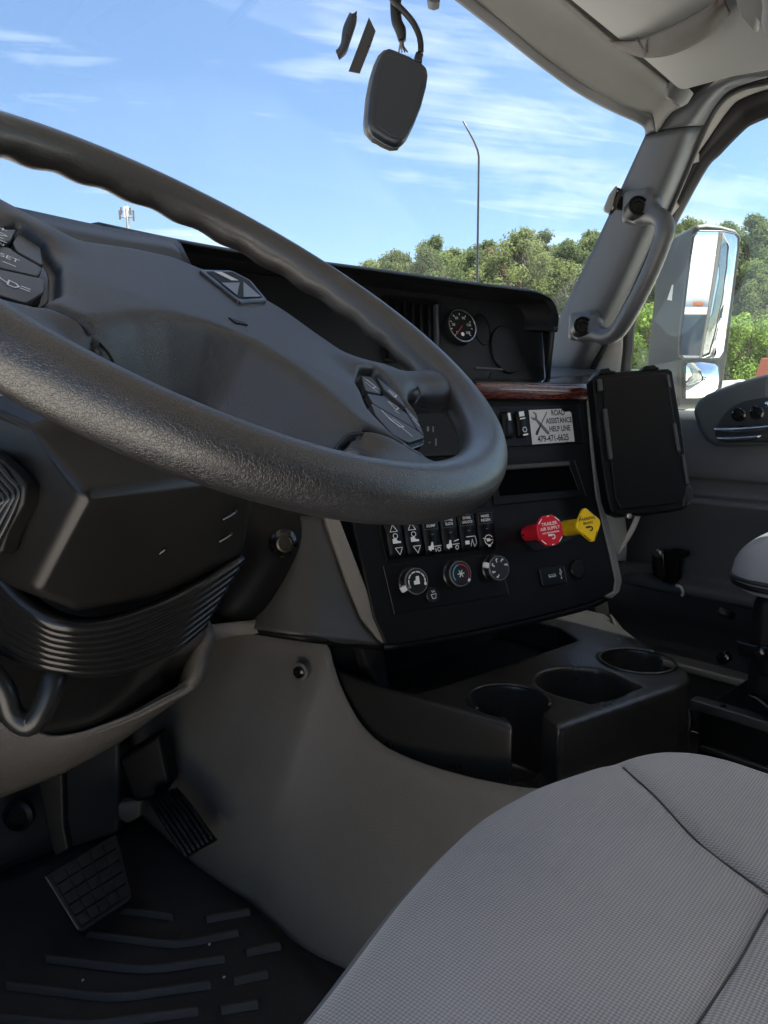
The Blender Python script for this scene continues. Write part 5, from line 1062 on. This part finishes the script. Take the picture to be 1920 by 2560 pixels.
# grab handle on the pillar
gh = thing('grab_handle', 'grey plastic grab handle bolted to the windshield pillar', 'handle', tuple(PA(1640, 690, 'X', 1.66)))
def Zg(x, y, X): return PA(960+x/1.728, 450+y/1.728, 'X', X)
gp = [(1098, 112, 1.665), (1150, 140, 1.655), (1195, 165, 1.64), (1215, 200, 1.63), (1205, 260, 1.625), (1150, 400, 1.625), (1080, 540, 1.635), (1030, 625, 1.645), (995, 665, 1.655), (950, 675, 1.665), (900, 650, 1.675), (858, 630, 1.685)]
G3 = [Zg(*p) for p in gp]
Ga = np.array(crom(G3, 4)); lo_, hi_ = Ga.min(0)-.06, Ga.max(0)+.06
def gh_sdf(X, Y, Z):
    d = None
    Gc = crom(G3[1:-1], 4)
    for i in range(len(Gc)-1):
        q = capsdf(X, Y, Z, Gc[i], Gc[i+1], .0195); d = q if d is None else smin(d, q, .003)
    for p, p2 in ((G3[0], G3[1]), (G3[-1], G3[-2])):
        d = smin(d, rboxsdf(X, Y, Z, p+np.array([.006, 0, 0]), (.022, .036, .036), .012), .010); d = smin(d, rboxsdf(X, Y, Z, p*.3+p2*.7+np.array([.004, 0, 0]), (.020, .030, .030), .012), .014)
    return d
gv, gf = snet(gh_sdf, lo_, hi_, .005)
mk('bar', gv, gf, grab, gh, smooth=True)
for p in (G3[0], G3[-1]):
    fb = Fr(p+(CAM-p)/np.linalg.norm(CAM-p)*.043, rt, up)
    k = lathe('bolt_cover', fb, 0, 0, [(.023, -.03), (.023, .002), (.020, .003), (.0185, -.001), (.0165, -.001), (.0155, .002), (.010, .003), (.009, .0005), (.001, .0005)], black, gh, 24)
# little sensor clip above the handle
cl_ = thing('clip_on_sensor', 'small black clip-on sensor with pale cover beside the grab handle', 'sensor', tuple(P(1535, 495, 1.75)))
frQ = Fr(P(1535, 497, 1.75), rt, up)
def Zs(x, y): return (1480+x/3.77, 430+y/3.77)
plate('cover', frQ, [Zs(*p) for p in ((225, 125), (245, 135), (190, 350), (165, 378), (118, 360), (120, 320), (170, 200))], .006, .012, mat('cover_grey', (.22, .23, .24), .45), cl_, .004)
plate('body', frQ, [Zs(*p) for p in ((240, 140), (295, 160), (270, 260), (230, 350), (195, 385), (165, 378), (190, 340))], .002, .016, gloss, cl_, .002)
plate('arm', frQ, [Zs(*p) for p in ((275, 220), (370, 250), (345, 350), (235, 335))], -.002, .016, black2, cl_, .003)
for x, y in ((240, 180), (218, 215), (205, 265), (195, 300)): mark('dot', frQ, [[frQ.uv(*Zs(x+a, y+b_), .0022) for a, b_ in ((-4, -8), (5, -6), (3, 6), (-6, 5))]], wprint, cl_, .0026)
mark('bracket_mark', frQ, line2([frQ.uv(*Zs(x, y), .0022) for x, y in ((165, 325), (198, 330), (192, 352), (168, 350))], .002), wprint, cl_, .0026)
# tablet / case on the dash
tb = thing('tablet_case', 'black rugged tablet case standing right of the switch panel', 'tablet', tuple(P(1600, 1290, 1.36)))
frT_ = fr3(P(1530, 1280, 1.36), P(1725, 1250, 1.40), P(1487, 940, 1.40))
def Zt(x, y): return (1450+x/2.698, 880+y/2.698)
to = [(85, 190), (100, 155), (135, 140), (380, 120), (600, 108), (628, 125), (645, 230), (700, 560), (745, 900), (768, 940), (765, 1000), (735, 1040), (690, 1062), (500, 1090), (280, 1105), (215, 1080), (190, 1000), (150, 760), (110, 400)]
tmat = mat('case_black', (.0045, .0048, .0053), .36, spec=.15, bump=('noise', 900, .15, .0004), dust=.06, var=.1, vscale=20)
plate('shell', frT_, [Zt(*p) for p in to], 0, .028, tmat, tb, .006, seg=3)
plate('back_panel', frT_, [Zt(*p) for p in ((150, 180), (590, 140), (640, 460), (720, 960), (660, 1020), (280, 1060), (240, 980), (180, 500))], .004, .004, tmat, tb, .002)
for px in ([(135, 150), (142, 112), (200, 105), (205, 120), (245, 128), (245, 142)], [(420, 122), (440, 92), (505, 84), (512, 96), (540, 104), (535, 116)]): plate('latch', frT_, [Zt(*p) for p in px], .004, .03, tmat, tb, .003)
for px in ([(585, 150), (605, 150), (618, 235), (600, 240)], [(630, 480), (650, 478), (682, 670), (660, 675)], [(690, 690), (705, 688), (740, 885), (722, 890)], [(120, 180), (150, 178), (160, 260), (130, 262)], [(160, 380), (185, 378), (225, 720), (200, 720)]): plate('grip_strip', frT_, [Zt(*p) for p in px], .007, .008, darkpl, tb, .002)
plate('corner_guard', frT_, [Zt(*p) for p in ((705, 900), (750, 890), (772, 930), (768, 1005), (735, 1045), (690, 1050))], .005, .036, rubber, tb, .006)
tube('mount_arm', [P(1560, 1120, 1.46), P(1535, 1130, 1.52), P(1500, 1140, 1.56)], .018, rubber, tb, 12)
lathe('mount_screw', Fr(P(1573, 1290, 1.36), rt, up), 0, 0, [(.005, -.01), (.005, .002), (.001, .003)], steel, tb, 12)
cb = patch('cable_strap', [[P(x, y, d) for x, y, d in r] for r in ([(1590, 1285, 1.42), (1575, 1320, 1.42), (1560, 1350, 1.43), (1544, 1386, 1.45)], [(1603, 1287, 1.42), (1590, 1320, 1.42), (1572, 1352, 1.43), (1545, 1388, 1.45)])], mat('strap_pale', (.35, .33, .30), .5), None, nu=5, nv=3, solid=.002)
tag(cb, 'pale flat strap hanging under the tablet case', 'strap')
# bracket on the side trim
hg = thing('door_check', 'black metal door check bracket low on the passenger door opening', 'bracket', tuple(PA(1670, 1420, 'X', 1.79)))
frG = Fr(PA(1670, 1420, 'X', 1.795), (0, -1, 0), (0, 0, 1))
plate('hinge_block', frG, [(1630, 1378), (1660, 1380), (1665, 1430), (1660, 1455), (1630, 1440), (1626, 1405)], .03, .05, gloss, hg, .006)
plate('hinge_plate', frG, [(1655, 1385), (1680, 1372), (1714, 1382), (1712, 1394), (1695, 1400), (1692, 1450), (1680, 1462), (1655, 1455)], .015, .03, black2, hg, .004)
lathe('hinge_pin', frG, *frG.uv(1645, 1384, .03), [(.012, .02), (.012, .034), (.008, .037), (.001, .037)], steel, hg, 14)
tube('hinge_hook', [frG.at(x, y, .02) for x, y in ((1690, 1464), (1702, 1468), (1708, 1482), (1704, 1490))], .004, whited, hg, 8, smooth_n=3)
# ================================================================ DOOR MIRROR
mi = thing('door_mirror', 'tall grey door mirror with two panes outside the passenger window', 'mirror', tuple(P(1765, 950, 2.1)))
mn = nrm(np.array([-.56, -.83, -.045])); frM = Fr(P(1765, 730, 2.12), np.cross([0, 0, 1.], mn), (0, 0, 1)); frM.v = nrm(np.cross(mn, frM.u)); frM.n = mn
mshell = mat('mirror_housing', (.020, .022, .022), .6, bump=('noise', 300, .2, .001), var=.3, vscale=12, dust=.2)
def Zm(x, y): return (1480+x/3.77, 430+y/3.77)
fo = [(940, 560), (975, 500), (1060, 490), (1200, 505), (1340, 545), (1385, 590), (1385, 700), (1340, 1050), (1290, 1500), (1255, 1760), (1210, 2050), (1150, 2160), (1000, 2230), (790, 2230), (790, 1900), (830, 1500), (880, 1150), (915, 850)]
F3 = [frM.at(*Zm(*p), 0) for p in fo]
bx_ = [(760, 640), (800, 590), (900, 545), (1150, 540), (1300, 580), (1350, 650), (1330, 760), (1280, 1100), (1230, 1500), (1200, 1760), (1150, 2050), (1100, 2150), (950, 2230), (520, 2230), (515, 1800), (570, 1300), (600, 1000), (680, 750)]
B3 = [P(*Zm(*p), 2.30) for p in bx_]
n_ = len(F3); c0_ = sum(F3)/n_; fr_in = [c0_+(p-c0_)*.97+frM.n*.012 for p in F3]
mk('housing', list(fr_in)+F3+[F3[i]*.35+B3[i]*.65+frM.n*.02 for i in range(n_)]+B3, [tuple(range(n_))]+[(r_*n_+i, (r_+1)*n_+i, (r_+1)*n_+(i+1) % n_, r_*n_+(i+1) % n_) for r_ in range(3) for i in range(n_)]+[tuple(range(4*n_-1, 3*n_-1, -1))], mshell, mi, smooth=False, bevel=.006, seg=2, ang=.7)
mg = mat('mirror_glass', (.93, .94, .94), .015, metal=1.0)
mb = mat('mirror_bezel', (.035, .037, .037), .45)
pane = [(1000, 560), (1195, 562), (1240, 566), (1340, 590), (1368, 625), (1365, 720), (1320, 1080), (1270, 1450), (1235, 1690), (1200, 1745), (1120, 1755), (870, 1750), (842, 1720), (842, 1600), (880, 1250), (930, 850), (965, 620)]
plate('bezel', frM, [Zm(x+(-18 if x < 1000 else 18)*(.8), y+(-14 if y < 700 else 14 if y > 1600 else 0)) for x, y in pane], .018, .012, mb, mi, .003)
plate('main_glass', frM, [Zm(*p) for p in ((1000, 562), (1196, 562), (1150, 950), (1090, 1350), (1020, 1748), (870, 1750), (842, 1720), (842, 1600), (880, 1250), (930, 850), (965, 620))], .0205, .002, mg, mi, 0)
frM2 = Fr(frM.at(*Zm(1230, 1150), .0205), frM.u*math.cos(.10)-frM.n*math.sin(.10), (0, 0, 1))
g2 = [(1232, 566), (1340, 590), (1368, 625), (1365, 720), (1320, 1080), (1270, 1450), (1235, 1690), (1200, 1745), (1120, 1755), (1035, 1752), (1110, 1350), (1180, 950)]
cg2 = [frM.uv(*Zm(*p), .0205) for p in g2]; gc = sum(cg2)/len(cg2)
V2 = [frM.w(gc[0], gc[1], .0300)]; n2_ = len(cg2); fs2 = []
for q, h in ((.5, .0280), (.8, .0245), (1.0, .0215)): V2 += [frM.w(*(gc+(p-gc)*q), h) for p in cg2]
for i in range(n2_):
    fs2.append((0, 1+i, 1+(i+1) % n2_))
    for r_ in range(2): fs2.append((1+r_*n2_+i, 1+(r_+1)*n2_+i, 1+(r_+1)*n2_+(i+1) % n2_, 1+r_*n2_+(i+1) % n2_))
a, b_, c = V2[0], V2[1], V2[2]
if np.dot(np.cross(b_-a, c-a), frM.n) < 0: fs2 = [f[::-1] for f in fs2]
mk('convex_strip', V2, fs2, mg, mi, smooth=True)
plate('glass_divider', frM, [Zm(*p) for p in ((1200, 562), (1232, 566), (1180, 950), (1110, 1350), (1036, 1752), (1016, 1750), (1086, 1350), (1148, 950))], .0225, .004, mat('divider_grey', (.25, .24, .22), .5), mi, .001)
low_ = [(905, 1800), (1040, 1792), (1160, 1808), (1190, 1835), (1200, 1960), (1185, 2040), (1110, 2110), (1000, 2130), (890, 2130), (888, 1960), (890, 1830)]
plate('lower_bezel', frM, [Zm(x+(-16 if x < 1000 else 14), y+(-12 if y < 1900 else 8)) for x, y in low_], .022, .016, mshell, mi, .004)
cg3 = [frM.uv(*Zm(*p), .026) for p in low_]; gc = sum(cg3)/len(cg3); V3 = [frM.w(gc[0], gc[1], .040)]; n3_ = len(cg3); fs3 = []
for q, h in ((.4, .038), (.7, .0335), (1.0, .0245)): V3 += [frM.w(*(gc+(p-gc)*q), h) for p in cg3]
for i in range(n3_):
    fs3.append((0, 1+i, 1+(i+1) % n3_))
    for r_ in range(2): fs3.append((1+r_*n3_+i, 1+(r_+1)*n3_+i, 1+(r_+1)*n3_+(i+1) % n3_, 1+r_*n3_+(i+1) % n3_))
if np.dot(np.cross(V3[1]-V3[0], V3[2]-V3[0]), frM.n) < 0: fs3 = [f[::-1] for f in fs3]
mk('spot_mirror', V3, fs3, mg, mi, smooth=True)
prism('arrow_decal', [P(*Zm(*p), 2.105) for p in ((755, 1062), (768, 1064), (752, 1212), (710, 1202))], fw*.001, whited, mi)
# neighbour truck that the mirror looks back at
Mc = frM.at(*Zm(985, 1370), .02); rd = nrm(Mc-CAM); rf = rd-2*np.dot(rd, frM.n)*frM.n
nb = Mc+rf*13.0
tk_ = thing('neighbour_truck', 'white highway truck parked behind, seen in the door mirror', 'truck', (nb[0], nb[1], 0))
tdir = nrm(np.array([-rf[0], -rf[1], 0])); frN = Fr((nb[0], nb[1], 0), np.cross([0, 0, 1.], tdir), (0, 0, 1))
plate_uv('cab', frN, rp([(-1.25, .6), (1.25, .6), (1.25, 2.9), (1.15, 3.9), (-1.15, 3.9), (-1.25, 2.9)], .15), -1.2, 2.2, white, tk_, .05)
plate_uv('windshield', frN, rp([(-1.12, 1.95), (1.12, 1.95), (1.05, 2.75), (-1.05, 2.75)], .08), -1.17, .06, mat('truck_glass', (.03, .05, .075), .05), tk_, .01)
plate_uv('hood', frN, rp([(-.95, .6), (.95, .6), (.9, 1.75), (-.9, 1.75)], .12), 0, 1.25, white, tk_, .06, taper=1.1)
plate_uv('grille', frN, rp([(-.5, .8), (.5, .8), (.45, 1.55), (-.45, 1.55)], .05), .03, .05, gloss, tk_, .01)
for u in (-.8, -.35, 0, .35, .8): plate_uv('marker_lamp', frN, [(u-.09, 2.92), (u+.09, 2.92), (u+.09, 2.99), (u-.09, 2.99)], -1.12, .1, orange, tk_, .01)
plate_uv('sun_visor', frN, [(-1.15, 2.76), (1.15, 2.76), (1.15, 2.9), (-1.15, 2.9)], -1.0, .2, white, tk_, .02)
plate_uv('bumper', frN, rp([(-1.2, .35), (1.2, .35), (1.2, .75), (-1.2, .75)], .06), .06, .4, chrome, tk_, .02)
for u in (-1.0, 1.0): lathe('wheel', Fr(frN.w(u*1.05, .5, -.6), tdir, (0, 0, 1)), 0, 0, [(.5, -.15), (.5, .15), (.3, .16), (.1, .1)], rubber, tk_, 24)
plate_uv('roof_fairing', frN, rp([(-1.1, 3.85), (1.1, 3.85), (1.0, 4.3), (-1.0, 4.3)], .2), -1.6, 1.8, white, tk_, .05)
